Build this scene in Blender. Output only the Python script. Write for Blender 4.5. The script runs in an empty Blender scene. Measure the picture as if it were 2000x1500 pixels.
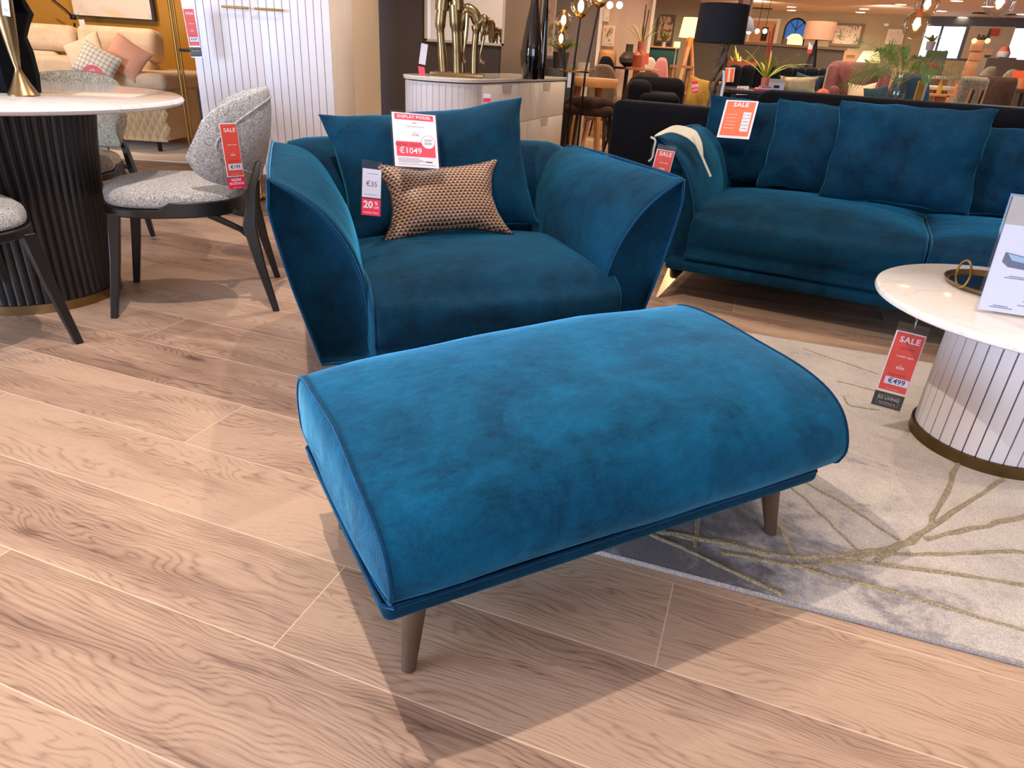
import bpy, bmesh, math, random
from mathutils import Vector, Matrix, noise
random.seed(7)
R = math.radians
SC = bpy.context.scene
COL = SC.collection
# ---------------------------------------------------------------- camera
F_PX, PITCH, ROLL, H = 1310.2, 0.45655, 0.06404, 1.04
def _basis():
    cp, sp = math.cos(PITCH), math.sin(PITCH)
    f = Vector((0, cp, -sp)); r = Vector((1, 0, 0)); u = r.cross(f)
    c, s = math.cos(ROLL), math.sin(ROLL)
    return f, r*c+u*s, u*c-r*s
FW, RT, UP = _basis()
def ray(px, py): return FW+RT*((px-1000)/F_PX)+UP*((750-py)/F_PX)
def at(px, py, Y):
    d = ray(px, py); return d*(Y/d.y)+Vector((0, 0, H))
def G(px, py, z=0.0):
    d = ray(px, py); return d*((z-H)/d.z)+Vector((0, 0, H))
def S(Y): return Y*6.855e-4
cam_d = bpy.data.cameras.new('camera'); cam = bpy.data.objects.new('camera', cam_d); COL.objects.link(cam)
cam_d.sensor_width = 36.0; cam_d.sensor_fit = 'HORIZONTAL'; cam_d.lens = 36.0*F_PX/2000
M = Matrix((RT, UP, -FW)).transposed().to_4x4(); M.translation = Vector((0, 0, H)); cam.matrix_world = M
cam_d.clip_start = .05; cam_d.clip_end = 200
SC.camera = cam
vs = SC.view_settings; vs.view_transform = 'Standard'; vs.look = 'None'; vs.gamma = 1; vs.use_curve_mapping = False
# ---------------------------------------------------------------- materials
def lin(v):
    v /= 255.0
    return v/12.92 if v <= .04045 else ((v+.055)/1.055)**2.4
def RGB(r, g, b): return (lin(r), lin(g), lin(b), 1)
MATS = {}
def nt(name):
    m = bpy.data.materials.new(name); m.use_nodes = True
    t = m.node_tree; b = t.nodes['Principled BSDF']
    MATS[name] = m
    return m, t, b
def setv(b, **k):
    for n, v in k.items():
        n = {'rough': 'Roughness', 'metal': 'Metallic', 'sheen': 'Sheen Weight', 'sheenr': 'Sheen Roughness', 'sheent': 'Sheen Tint', 'trans': 'Transmission Weight', 'ior': 'IOR', 'spec': 'Specular IOR Level', 'coat': 'Coat Weight', 'alpha': 'Alpha', 'sss': 'Subsurface Weight'}[n]
        b.inputs[n].default_value = v
def add(t, kind, **k):
    n = t.nodes.new(kind)
    for a, v in k.items():
        if hasattr(n, a): setattr(n, a, v)
    return n
def tc(t, sc=(1, 1, 1), rot=(0, 0, 0), loc=(0, 0, 0)):
    c = add(t, 'ShaderNodeTexCoord'); m = add(t, 'ShaderNodeMapping')
    m.inputs['Scale'].default_value = sc; m.inputs['Rotation'].default_value = rot; m.inputs['Location'].default_value = loc
    t.links.new(c.outputs['Object'], m.inputs['Vector']); return m.outputs['Vector']
def noi(t, vec, scale, detail=4, rough=.5, dist=0):
    n = add(t, 'ShaderNodeTexNoise'); n.inputs['Scale'].default_value = scale; n.inputs['Detail'].default_value = detail
    n.inputs['Roughness'].default_value = rough; n.inputs['Distortion'].default_value = dist
    if vec is not None: t.links.new(vec, n.inputs['Vector'])
    return n.outputs['Fac']
def ramp(t, fac, stops, interp='LINEAR'):
    r = add(t, 'ShaderNodeValToRGB'); e = r.color_ramp; e.interpolation = interp
    while len(e.elements) < len(stops): e.elements.new(.5)
    for el, (p, c) in zip(e.elements, stops): el.position = p; el.color = c
    t.links.new(fac, r.inputs['Fac']); return r.outputs['Color']
def math_(t, op, a, b=None, c=None):
    n = add(t, 'ShaderNodeMath', operation=op)
    for i, v in enumerate((a, b, c)):
        if v is None: continue
        if isinstance(v, (int, float)): n.inputs[i].default_value = v
        else: t.links.new(v, n.inputs[i])
    return n.outputs[0]
def mixc(t, fac, a, b, bt='MIX'):
    n = add(t, 'ShaderNodeMix', data_type='RGBA', blend_type=bt)
    for s, v in ((0, fac), (6, a), (7, b)):
        if isinstance(v, (int, float)): n.inputs[s].default_value = v
        elif isinstance(v, tuple): n.inputs[s].default_value = v
        else: t.links.new(v, n.inputs[s])
    return n.outputs[2]
def bump(t, b, h, strength=.3, dist=.01):
    n = add(t, 'ShaderNodeBump'); n.inputs['Strength'].default_value = strength; n.inputs['Distance'].default_value = dist
    t.links.new(h, n.inputs['Height']); t.links.new(n.outputs[0], b.inputs['Normal'])
def plain(name, col, rough=.5, metal=0, var=.06, scale=6, **k):
    m, t, b = nt(name)
    f = noi(t, tc(t), scale, 3)
    a = tuple(max(0, c*(1-var)) for c in col[:3])+(1,); d = tuple(min(1, c*(1+var)) for c in col[:3])+(1,)
    t.links.new(ramp(t, f, [(.3, a), (.7, d)]), b.inputs['Base Color'])
    setv(b, rough=rough, metal=metal, **k); return m
def velvet(name, dark, lite, sheen=.5, sc=5.0, tint=(.5, .8, 1, 1)):
    m, t, b = nt(name)
    v = tc(t); n1 = noi(t, v, sc, 5, .62, .7); n2 = noi(t, tc(t, (1, 1, 1)), 160, 2, .6)
    n3 = noi(t, tc(t, (1, 2.2, 1)), 26, 4, .65, .6)
    f = math_(t, 'ADD', math_(t, 'MULTIPLY', n1, .60), math_(t, 'ADD', math_(t, 'MULTIPLY', n2, .16), math_(t, 'MULTIPLY', n3, .24)))
    t.links.new(ramp(t, f, [(.36, dark), (.64, lite)]), b.inputs['Base Color'])
    setv(b, rough=.85, sheen=sheen, sheenr=.35, spec=.15); b.inputs['Sheen Tint'].default_value = tint
    h = math_(t, 'ADD', math_(t, 'MULTIPLY', noi(t, v, 14, 3, .5), 1.0), math_(t, 'MULTIPLY', n2, .15))
    bump(t, b, h, .35, .012); return m
def boucle(name, dark, lite, sc=130):
    m, t, b = nt(name); v = tc(t)
    n = noi(t, v, sc, 3, .7, .4)
    n2 = noi(t, v, sc*.5, 4, .75, 1.5)
    md = tuple((x+y)/2 for x, y in zip(dark, lite))
    t.links.new(ramp(t, math_(t, 'ADD', math_(t, 'MULTIPLY', n, .5), math_(t, 'MULTIPLY', n2, .5)), [(.42, dark), (.50, md), (.57, lite)]), b.inputs['Base Color'])
    setv(b, rough=.95, sheen=.3, spec=.1); bump(t, b, n, .9, .008); return m
def emis(name, col, s):
    m, t, b = nt(name); b.inputs['Base Color'].default_value = col
    b.inputs['Emission Color'].default_value = col; b.inputs['Emission Strength'].default_value = s; return m
def glass(name, col=(1, 1, 1, 1), rough=.02, ior=1.3):
    m, t, b = nt(name); b.inputs['Base Color'].default_value = col; setv(b, rough=rough, trans=1, ior=ior)
    g = noi(t, tc(t), 3, 1); r = add(t, 'ShaderNodeMapRange'); t.links.new(g, r.inputs[0]); r.inputs[3].default_value = rough; r.inputs[4].default_value = rough+.03
    t.links.new(r.outputs[0], b.inputs['Roughness']); return m
# ---------------------------------------------------------------- mesh builder
class MB:
    def __init__(s): s.b = bmesh.new()
    def box(s, c, d, rot=None, bev=0, seg=2):
        g = bmesh.ops.create_cube(s.b, size=1)['verts']
        mt = Matrix.Diagonal((d[0], d[1], d[2], 1))
        bmesh.ops.transform(s.b, matrix=mt, verts=g)
        if bev:
            ed = list({e for v in g for e in v.link_edges})
            r = bmesh.ops.bevel(s.b, geom=ed, offset=min(bev, min(d)*.49), segments=seg, affect='EDGES', profile=.5)
            g = list({v for v in r['verts']} | {v for v in g if v.is_valid})
            seen = set(g); st = list(g)
            while st:
                v = st.pop()
                for e in v.link_edges:
                    o = e.other_vert(v)
                    if o not in seen: seen.add(o); st.append(o)
            g = list(seen)
        tm = Matrix.Translation(Vector(c)) @ (rot.to_4x4() if rot else Matrix.Identity(4))
        bmesh.ops.transform(s.b, matrix=tm, verts=g); return s
    def loft(s, rings, close=True, caps=True):
        vr = [[s.b.verts.new(Vector(p)) for p in r] for r in rings]
        n = len(vr[0])
        for a, b in zip(vr, vr[1:]):
            for i in range(n if close else n-1):
                j = (i+1) % n
                try: s.b.faces.new((a[i], a[j], b[j], b[i]))
                except ValueError: pass
        if caps and close:
            for r in (vr[0][::-1], vr[-1]):
                try: s.b.faces.new(r)
                except ValueError: pass
        return s
    def tube(s, pts, r, n=8, closed=False):
        pts = [Vector(p) for p in pts]; m = len(pts)
        rr = r if isinstance(r, (list, tuple)) else [r]*m
        rings = []; prev = None
        for i, p in enumerate(pts):
            if closed: d = pts[(i+1) % m]-pts[i-1]
            else: d = pts[min(i+1, m-1)]-pts[max(i-1, 0)]
            d.normalize()
            if prev is None:
                x = d.orthogonal().normalized()
            else:
                x = prev-d*prev.dot(d)
                x = x.normalized() if x.length > 1e-6 else d.orthogonal().normalized()
            prev = x; y = d.cross(x)
            rings.append([p+(x*math.cos(2*math.pi*k/n)+y*math.sin(2*math.pi*k/n))*rr[i] for k in range(n)])
        if closed: rings.append(rings[0])
        return s.loft(rings, caps=not closed)
    def lathe(s, prof, c=(0, 0, 0), n=32, flute=0, fn=0):
        rings = []
        for r, z in prof:
            ring = []
            for k in range(n):
                a = 2*math.pi*k/n
                q = r
                if flute: q = r-flute*(1 if (k % fn == 0) else 0)
                ring.append((c[0]+q*math.cos(a), c[1]+q*math.sin(a), c[2]+z))
            rings.append(ring)
        return s.loft(rings)
    def ball(s, c, r, n=12):
        if not isinstance(r, (tuple, list)): r = (r, r, r)
        rings = []
        for i in range(n+1):
            a = math.pi*i/n-math.pi/2; q = max(math.cos(a), 1e-3)
            rings.append([(c[0]+r[0]*q*math.cos(2*math.pi*k/(2*n)), c[1]+r[1]*q*math.sin(2*math.pi*k/(2*n)), c[2]+r[2]*math.sin(a)) for k in range(2*n)])
        return s.loft(rings)
    def poly(s, pts, th=0, nrm=(0, 0, 1)):
        a = [s.b.verts.new(Vector(p)) for p in pts]
        if not th: s.b.faces.new(a); return s
        o = Vector(nrm)*th
        b = [s.b.verts.new(Vector(p)+o) for p in pts]
        s.b.faces.new(a[::-1]); s.b.faces.new(b)
        for i in range(len(a)):
            j = (i+1) % len(a); s.b.faces.new((a[i], a[j], b[j], b[i]))
        return s
    def xf(s, m): bmesh.ops.transform(s.b, matrix=m, verts=s.b.verts[:]); return s
    def build(s, name, mat, parent=None, smooth=True, sub=0, bev=0, ang=40):
        bmesh.ops.recalc_face_normals(s.b, faces=s.b.faces[:])
        me = bpy.data.meshes.new(name); s.b.to_mesh(me); s.b.free()
        o = bpy.data.objects.new(name, me); COL.objects.link(o)
        if mat: me.materials.append(MATS[mat] if isinstance(mat, str) else mat)
        if bev:
            m = o.modifiers.new('bevel', 'BEVEL'); m.width = bev; m.segments = 2; m.limit_method = 'ANGLE'; m.angle_limit = R(35)
        if sub:
            m = o.modifiers.new('sub', 'SUBSURF'); m.levels = sub; m.render_levels = sub
        if smooth:
            me.polygons.foreach_set('use_smooth', [True]*len(me.polygons))
            if not sub: me.set_sharp_from_angle(angle=R(ang))
        if parent: o.parent = parent
        return o
def bx(c, d, name, mat, parent=None, bev=.003, rot=None, **k):
    return MB().box(c, d, rot, bev).build(name, mat, parent, **k)
def rotz(a): return Matrix.Rotation(a, 3, 'Z')
def label(o, lab, cat, group=None):
    o['label'] = lab; o['category'] = cat
    if group: o['group'] = group
    return o
def thing(name, lab, cat, loc, rz=0, group=None):
    o = bpy.data.objects.new(name, None); COL.objects.link(o); o.location = loc; o.rotation_euler = (0, 0, rz)
    o.empty_display_size = .05
    return label(o, lab, cat, group)
def struct(o): o['kind'] = 'structure'; return o
def dup(root, loc=None, rz=None, lab=None, group=None):
    r = root.copy(); COL.objects.link(r)
    if loc is not None: r.location = loc
    if rz is not None: r.rotation_euler = (0, 0, rz)
    if lab: r['label'] = lab
    if group: r['group'] = group
    for ch in list(root.children):
        c = ch.copy(); COL.objects.link(c); c.parent = r
        for g in ch.children:
            d = g.copy(); COL.objects.link(d); d.parent = c
    return r
def catmull(pts, n=6, closed=False):
    pts = [Vector(p) for p in pts]; out = []; m = len(pts)
    rng = range(m if closed else m-1)
    for i in rng:
        if closed: p0, p1, p2, p3 = pts[i-1], pts[i], pts[(i+1) % m], pts[(i+2) % m]
        else: p0, p1, p2, p3 = pts[max(i-1, 0)], pts[i], pts[i+1], pts[min(i+2, m-1)]
        for k in range(n):
            t = k/n
            out.append(.5*((2*p1)+(p2-p0)*t+(2*p0-5*p1+4*p2-p3)*t*t+(3*p1-p0-3*p2+p3)*t**3))
    if not closed: out.append(pts[-1])
    return out
# pillow in its own frame: width along x, height along z, front towards -y, standing on z=0
def pillow_mesh(w, h, t, pinch=.06, wr=.010, seed=0, n=28, flat=.0):
    b = bmesh.new(); N = n
    sd = Vector((seed*3.1, seed*1.7, seed*.9))
    def pt(u, v, side):
        k = pinch
        x = u*w/2*(1-k*(1-v*v)*abs(u)); z = v*h/2*(1-k*(1-u*u)*abs(v))
        e = (max(0, 1-abs(u)**2.6)*max(0, 1-abs(v)**2.6))**.55
        edge = 1-e
        d = t/2*e
        q = noise.noise(Vector((x*7, z*7, side*2))+sd)*wr*1.2+noise.noise(Vector((x*22, z*22, side*3))+sd)*wr*.5*edge
        d += q*min(1, e*3)
        zz = z+h/2
        return Vector((x+noise.noise(Vector((v*3, side*0, 1))+sd)*wr*.6, -side*d, zz+noise.noise(Vector((u*3, 5, 1))+sd)*wr*.6))
    gr = {}
    for side in (1, -1):
        for i in range(N+1):
            for j in range(N+1):
                bd = i in (0, N) or j in (0, N)
                if side == -1 and bd: gr[(side, i, j)] = gr[(1, i, j)]; continue
                u = math.sin((i/N*2-1)*math.pi/2*.92)/math.sin(math.pi/2*.92); v = math.sin((j/N*2-1)*math.pi/2*.92)/math.sin(math.pi/2*.92)
                gr[(side, i, j)] = b.verts.new(pt(u, v, side))
        for i in range(N):
            for j in range(N):
                q = [gr[(side, i, j)], gr[(side, i+1, j)], gr[(side, i+1, j+1)], gr[(side, i, j+1)]]
                b.faces.new(q if side == 1 else q[::-1])
    mb = MB(); mb.b.free(); mb.b = b
    edge = []
    for i in range(N): edge.append(gr[(1, i, 0)].co.copy())
    for j in range(N): edge.append(gr[(1, N, j)].co.copy())
    for i in range(N, 0, -1): edge.append(gr[(1, i, N)].co.copy())
    for j in range(N, 0, -1): edge.append(gr[(1, 0, j)].co.copy())
    return mb, edge
def pose(loc, rz=0, lean=0, tilt=0):
    # lean: top goes towards +y (back); tilt: rotate in own plane
    return Matrix.Translation(Vector(loc)) @ Matrix.Rotation(rz, 4, 'Z') @ Matrix.Rotation(-lean, 4, 'X') @ Matrix.Rotation(tilt, 4, 'Y')
def put(o, m): o.matrix_world = m; return o
def pillow(name, lab, mat, w, h, t, m, pipe=None, group=None, seed=0, pinch=.06, wr=.01, cat='cushion', n=28, sub=0):
    mb, ed = pillow_mesh(w, h, t, pinch, wr, seed, n)
    if pipe:
        o = thing(name, lab, cat, (0, 0, 0), 0, group); mb.build('cushion_cover', mat, o, sub=sub, ang=180)
        MB().tube(ed, pipe[1], 6, closed=True).build('piping', pipe[0], o)
    else:
        o = mb.build(name, mat, sub=sub, ang=180); label(o, lab, cat, group)
    return put(o, m)
# text as mesh, in XZ plane facing -Y after rotation; local: x right, y up on card, z out
def text_mesh(items, z=.0008):
    """items: (string, x, y, size, align, bold)"""
    mb = MB()
    for it in items:
        s, x, y, size = it[:4]; al = it[4] if len(it) > 4 else 'CENTER'; off = it[5] if len(it) > 5 else 0
        cu = bpy.data.curves.new('t', 'FONT'); cu.body = s; cu.size = size; cu.align_x = al; cu.align_y = 'CENTER'; cu.offset = off*size; cu.resolution_u = 2
        if len(it) > 6: cu.space_character = it[6]
        ob = bpy.data.objects.new('t', cu); COL.objects.link(ob)
        dg = bpy.context.evaluated_depsgraph_get(); me = bpy.data.meshes.new_from_object(ob.evaluated_get(dg))
        me.transform(Matrix.Translation((x, y, z))); mb.b.from_mesh(me)
        bpy.data.objects.remove(ob); bpy.data.curves.remove(cu); bpy.data.meshes.remove(me)
    return mb
def rect(mb, x0, y0, x1, y1, z, th=.0004): return mb.box(((x0+x1)/2, (y0+y1)/2, z), (x1-x0, y1-y0, th))
def smooth_step(a, b, x):
    t = max(0, min(1, (x-a)/(b-a))); return t*t*(3-2*t)
# ---------------------------------------------------------------- palette
TD, TL = RGB(6, 56, 80), RGB(16, 104, 136)
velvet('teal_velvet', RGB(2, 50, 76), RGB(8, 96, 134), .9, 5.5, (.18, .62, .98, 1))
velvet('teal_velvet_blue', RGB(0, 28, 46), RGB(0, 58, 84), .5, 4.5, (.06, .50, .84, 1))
velvet('black_velvet', RGB(5, 5, 8), RGB(14, 14, 20), .10, 4, (.6, .6, .75, 1))
velvet('navy_velvet', RGB(8, 9, 16), RGB(20, 21, 32), .15, 4, (.6, .6, .75, 1))
velvet('pink_velvet', RGB(104, 62, 64), RGB(144, 94, 90), .25, 5, (1, .8, .8, 1))
velvet('petrol_velvet', RGB(30, 52, 62), RGB(54, 80, 88), .3, 5)
velvet('mustard_velvet', RGB(150, 112, 40), RGB(190, 150, 70), .25, 5, (1, .9, .6, 1))
velvet('teal_piping', RGB(1, 40, 68), RGB(4, 62, 98), .8, 6, (.2, .55, .9, 1))
velvet('brown_leather', RGB(52, 36, 30), RGB(82, 60, 50), .1, 5, (1, .9, .8, 1))
velvet('beige_suede', RGB(196, 166, 132), RGB(222, 194, 160), .2, 5, (1, .95, .85, 1))
velvet('taupe_velvet', RGB(104, 86, 74), RGB(140, 120, 104), .3, 5, (1, .95, .85, 1))
velvet('green_velvet', RGB(34, 56, 44), RGB(60, 84, 66), .3, 5)
velvet('purple_grey_velvet', RGB(58, 50, 58), RGB(84, 74, 84), .3, 5)
boucle('grey_boucle', RGB(126, 128, 136), RGB(238, 235, 232), 240)
boucle('beige_boucle', RGB(110, 98, 80), RGB(196, 180, 152), 150)
plain('cream_cushion', RGB(222, 196, 160), .9, sheen=.2)
plain('pink_cushion', RGB(220, 156, 124), .9, sheen=.2)
plain('gold_cushion', RGB(206, 176, 122), .6, sheen=.4, var=.25, scale=12)
plain('black_wood', RGB(26, 23, 22), .38, var=.15)
plain('dark_wood', RGB(84, 62, 46), .45, var=.2, scale=14)
plain('light_wood', RGB(184, 130, 80), .45, var=.12, scale=8)
plain('peach_wood', RGB(206, 146, 100), .5, var=.1, scale=8)
plain('brass', RGB(196, 158, 88), .28, 1, var=.1)
plain('old_brass', RGB(146, 122, 86), .33, 1, var=.18, scale=9)
plain('dark_brass', RGB(112, 92, 58), .4, 1, var=.2)
plain('sofa_metal', RGB(170, 140, 104), .25, 1, var=.1)
plain('chrome', RGB(210, 212, 216), .12, 1)
plain('black_metal', RGB(20, 19, 19), .35, .4, var=.1)
plain('black_gloss', RGB(8, 8, 10), .09, 0, var=.1, coat=1)
plain('matte_black', RGB(8, 7, 7), .8, spec=.1)
plain('halfwall_paint', RGB(94, 86, 74), .8, var=.03, scale=2)
plain('copper_orange', RGB(190, 92, 50), .5)
plain('white_plastic', RGB(236, 234, 234), .4, var=.02)
plain('paper', RGB(218, 212, 218), .6, var=.015)
plain('paper_lilac', RGB(200, 199, 218), .5, var=.015)
plain('red_print', RGB(206, 70, 58), .55, var=.03)
plain('orange_print', RGB(240, 104, 62), .55, var=.03)
plain('pink_print', RGB(222, 26, 76), .5, var=.03)
plain('rose_print', RGB(214, 62, 84), .5, var=.03)
plain('maroon_ink', RGB(120, 30, 34), .6)
plain('ink', RGB(52, 44, 92), .6)
plain('grey_ink', RGB(84, 80, 90), .6)
plain('dark_card', RGB(52, 46, 42), .6)
plain('grey_ink_card', RGB(170, 164, 158), .6)
plain('strap_fabric', RGB(206, 196, 172), .9)
plain('slate', RGB(96, 100, 118), .6)
plain('pale_blue_print', RGB(142, 170, 196), .6)
plain('yellow_paint', RGB(176, 122, 34), .8, var=.04, scale=2)
plain('charcoal_paint', RGB(80, 70, 66), .8, var=.03, scale=2)
plain('taupe_paint', RGB(128, 108, 90), .8, var=.03, scale=2)
plain('cream_paint', RGB(226, 206, 180), .7, var=.03, scale=2)
plain('peach_paint', RGB(196, 166, 146), .8, var=.03, scale=2)
plain('olive_paint', RGB(176, 160, 132), .8, var=.04, scale=1)
plain('grey_paint', RGB(122, 108, 98), .8, var=.04, scale=1)
plain('bluegrey_paint', RGB(92, 98, 112), .8, var=.04, scale=1)
plain('ceiling_paint', RGB(232, 206, 180), .9, var=.02, scale=1)
plain('white_paint', RGB(232, 218, 204), .6, var=.02)
plain('dark_brown', RGB(44, 32, 24), .7)
plain('terracotta', RGB(196, 88, 62), .6)
plain('rose_ceramic', RGB(206, 122, 104), .4)
plain('dark_ceramic', RGB(70, 60, 54), .35)
plain('white_ceramic', RGB(196, 190, 206), .3)
plain('leaf_green', RGB(112, 138, 54), .5, var=.25, scale=20)
plain('leaf_lime', RGB(168, 176, 52), .5, var=.2, scale=20)
plain('leaf_olive', RGB(164, 160, 92), .6, var=.3, scale=20)
plain('leaf_dark', RGB(44, 40, 26), .6, var=.2)
plain('orange_flower', RGB(230, 110, 40), .6)
plain('teal_paint', RGB(18, 74, 66), .5)
plain('blue_shade', RGB(6, 9, 22), .85)
plain('pink_shade', RGB(206, 156, 126), .8)
plain('pastel_pink', RGB(204, 128, 130), .7)
plain('pastel_grey', RGB(196, 182, 166), .7)
plain('driftwood', RGB(112, 86, 64), .7, var=.4, scale=25)
plain('stone_white', RGB(214, 196, 176), .35)
plain('quilt_mat', RGB(196, 166, 122), .8, sheen=.2)
def thin_glass(name, tint, gl=.14):
    m = bpy.data.materials.new(name); m.use_nodes = True; t = m.node_tree; MATS[name] = m
    for n in list(t.nodes):
        if n.type != 'OUTPUT_MATERIAL': t.nodes.remove(n)
    out = [n for n in t.nodes if n.type == 'OUTPUT_MATERIAL'][0]
    tr = add(t, 'ShaderNodeBsdfTransparent'); tr.inputs[0].default_value = tint
    g = add(t, 'ShaderNodeBsdfGlossy'); g.inputs['Roughness'].default_value = .03
    lw = add(t, 'ShaderNodeLayerWeight'); lw.inputs['Blend'].default_value = .35
    f = math_(t, 'ADD', math_(t, 'MULTIPLY', lw.outputs['Fresnel'], .5), gl*.25)
    mx = add(t, 'ShaderNodeMixShader'); t.links.new(f, mx.inputs[0]); t.links.new(tr.outputs[0], mx.inputs[1]); t.links.new(g.outputs[0], mx.inputs[2]); t.links.new(mx.outputs[0], out.inputs[0])
thin_glass('amber_glass', (1, .92, .78, 1)); thin_glass('clear_glass', (.94, .97, .98, 1)); thin_glass('clear_acrylic', (.93, .94, .98, 1), .1)
emis('bulb_glow', RGB(255, 214, 150), 30)
emis('warm_shade_glow', RGB(255, 214, 140), 1.6)
emis('downlight_glow', RGB(255, 226, 180), 14)
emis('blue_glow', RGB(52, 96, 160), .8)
# marble
for nm, base, vein, sc in (('marble_warm', RGB(236, 226, 214), RGB(190, 182, 178), 2.2), ('marble_white', RGB(228, 224, 224), RGB(140, 138, 148), 1.6)):
    m, t, b = nt(nm); v = tc(t)
    n = noi(t, v, sc, 6, .6, 1.6)
    f = math_(t, 'ABSOLUTE', math_(t, 'SUBTRACT', n, .5))
    t.links.new(ramp(t, f, [(0, tuple(v*.35+b_*.65 for v, b_ in zip(vein, base))), (.016, base), (1, base)]), b.inputs['Base Color']); setv(b, rough=.10, coat=.2)
# ribbed white wood (paint)
plain('ribbed_white', RGB(222, 214, 214), .5, var=.03)
plain('ribbed_cream', RGB(228, 214, 198), .5, var=.03)
plain('groove', RGB(96, 90, 96), .8)
# mirror
m, t, b = nt('mirror'); b.inputs['Base Color'].default_value = (.85, .85, .85, 1); setv(b, rough=.01, metal=1)
# patterned bronze cushion
m, t, b = nt('bronze_weave')
c = add(t, 'ShaderNodeTexCoord'); sp = add(t, 'ShaderNodeSeparateXYZ'); t.links.new(c.outputs['Object'], sp.inputs[0])
X, Z = sp.outputs[0], sp.outputs[2]
zr = math_(t, 'MULTIPLY', Z, 1/.0105); row = math_(t, 'FLOOR', zr); fz = math_(t, 'FRACT', zr)
xs = math_(t, 'ADD', math_(t, 'MULTIPLY', X, 1/.0155), math_(t, 'MULTIPLY', math_(t, 'MODULO', math_(t, 'ABSOLUTE', row), 2), .5))
fx = math_(t, 'ABSOLUTE', math_(t, 'SUBTRACT', math_(t, 'FRACT', xs), .5))
tri = math_(t, 'LESS_THAN', math_(t, 'MULTIPLY', fx, 1.9), math_(t, 'SUBTRACT', 1.0, math_(t, 'MULTIPLY', fz, .95)))
dk = math_(t, 'MULTIPLY', tri, math_(t, 'LESS_THAN', fz, .78))
t.links.new(mixc(t, dk, RGB(176, 132, 100), RGB(34, 18, 16)), b.inputs['Base Color'])
setv(b, rough=.5, sheen=.15, metal=.1); bump(t, b, dk, .4, .002)
# art
def art(name, base, cols, sc, thr=.55, seed=0):
    m, t, b = nt(name); v = tc(t, (1, 1, 1), loc=(seed, seed*2, seed))
    col = base
    for i, cc in enumerate(cols):
        n = noi(t, v, sc*(1+.6*i), 4, .6, 1.2)
        mm = add(t, 'ShaderNodeMapRange'); t.links.new(n, mm.inputs[0]); mm.inputs[1].default_value = thr; mm.inputs[2].default_value = thr+.04
        col = mixc(t, mm.outputs[0], col, cc)
    if isinstance(col, tuple): b.inputs['Base Color'].default_value = col
    else: t.links.new(col, b.inputs['Base Color'])
    setv(b, rough=.6)
art('abstract_canvas', RGB(226, 206, 184), [RGB(214, 200, 182), RGB(226, 196, 156), RGB(190, 190, 184)], 1.3, .58, 3)
art('tree_canvas', RGB(218, 200, 176), [RGB(70, 60, 58)], 14, .56, 1)
art('sketch_canvas', RGB(226, 206, 192), [RGB(90, 84, 90)], 7, .62, 5)
art('pink_canvas', RGB(226, 190, 160), [RGB(206, 96, 96), RGB(150, 142, 90)], 3.2, .56, 8)
art('brown_canvas', RGB(200, 156, 122), [RGB(110, 74, 56), RGB(62, 60, 44)], 2.6, .55, 2)
art('boho_canvas', RGB(206, 176, 150), [RGB(90, 84, 66), RGB(200, 140, 90)], 3.0, .56, 9)
# floor planks
m, t, b = nt('oak_planks')
TH = -.32695; DD = (math.cos(TH), math.sin(TH)); NN = (-math.sin(TH), math.cos(TH))
c = add(t, 'ShaderNodeTexCoord'); sp = add(t, 'ShaderNodeSeparateXYZ'); t.links.new(c.outputs['Object'], sp.inputs[0])
X, Y = sp.outputs[0], sp.outputs[1]
U = math_(t, 'ADD', math_(t, 'MULTIPLY', X, DD[0]), math_(t, 'MULTIPLY', Y, DD[1]))
V = math_(t, 'ADD', math_(t, 'MULTIPLY', X, NN[0]), math_(t, 'MULTIPLY', Y, NN[1]))
PW, PL_, OFF = .24843, 2.07, 1.2255
vr = math_(t, 'MULTIPLY', math_(t, 'SUBTRACT', V, OFF), 1/PW); row = math_(t, 'FLOOR', vr); fv = math_(t, 'FRACT', vr)
ur = math_(t, 'MULTIPLY', math_(t, 'SUBTRACT', math_(t, 'ADD', U, .0043), math_(t, 'MULTIPLY', math_(t, 'ADD', row, 1), .69)), 1/PL_)
pi_ = math_(t, 'FLOOR', ur); fu = math_(t, 'FRACT', ur)
cv = add(t, 'ShaderNodeCombineXYZ'); t.links.new(row, cv.inputs[0]); t.links.new(pi_, cv.inputs[1])
wn = add(t, 'ShaderNodeTexWhiteNoise', noise_dimensions='3D'); t.links.new(cv.outputs[0], wn.inputs['Vector'])
rnd = wn.outputs['Value']
def uv3(su, sv, sr):
    g = add(t, 'ShaderNodeCombineXYZ')
    t.links.new(math_(t, 'MULTIPLY', U, su), g.inputs[0]); t.links.new(math_(t, 'MULTIPLY', V, sv), g.inputs[1]); t.links.new(math_(t, 'MULTIPLY', rnd, sr), g.inputs[2]); return g.outputs[0]
big = noi(t, uv3(1.1, 4.2, 40), 1.5, 3, .5, .35)
fine = noi(t, uv3(6, 170, 9), 1.6, 3, .6, .3)
patch = noi(t, uv3(.9, 4.5, 23), 1.5, 3, .55, .4)
streak = noi(t, uv3(1.6, 16, 31), 1.6, 4, .6, .8)
vo = add(t, 'ShaderNodeTexVoronoi'); vo.inputs['Scale'].default_value = 1.0; t.links.new(uv3(1.9, 5.2, 17), vo.inputs['Vector'])
knot = add(t, 'ShaderNodeMapRange', interpolation_type='SMOOTHSTEP'); t.links.new(vo.outputs['Distance'], knot.inputs[0]); knot.inputs[1].default_value = .42; knot.inputs[2].default_value = .0
kcore = add(t, 'ShaderNodeMapRange', interpolation_type='SMOOTHSTEP'); t.links.new(vo.outputs['Distance'], kcore.inputs[0]); kcore.inputs[1].default_value = .13; kcore.inputs[2].default_value = .02
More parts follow.
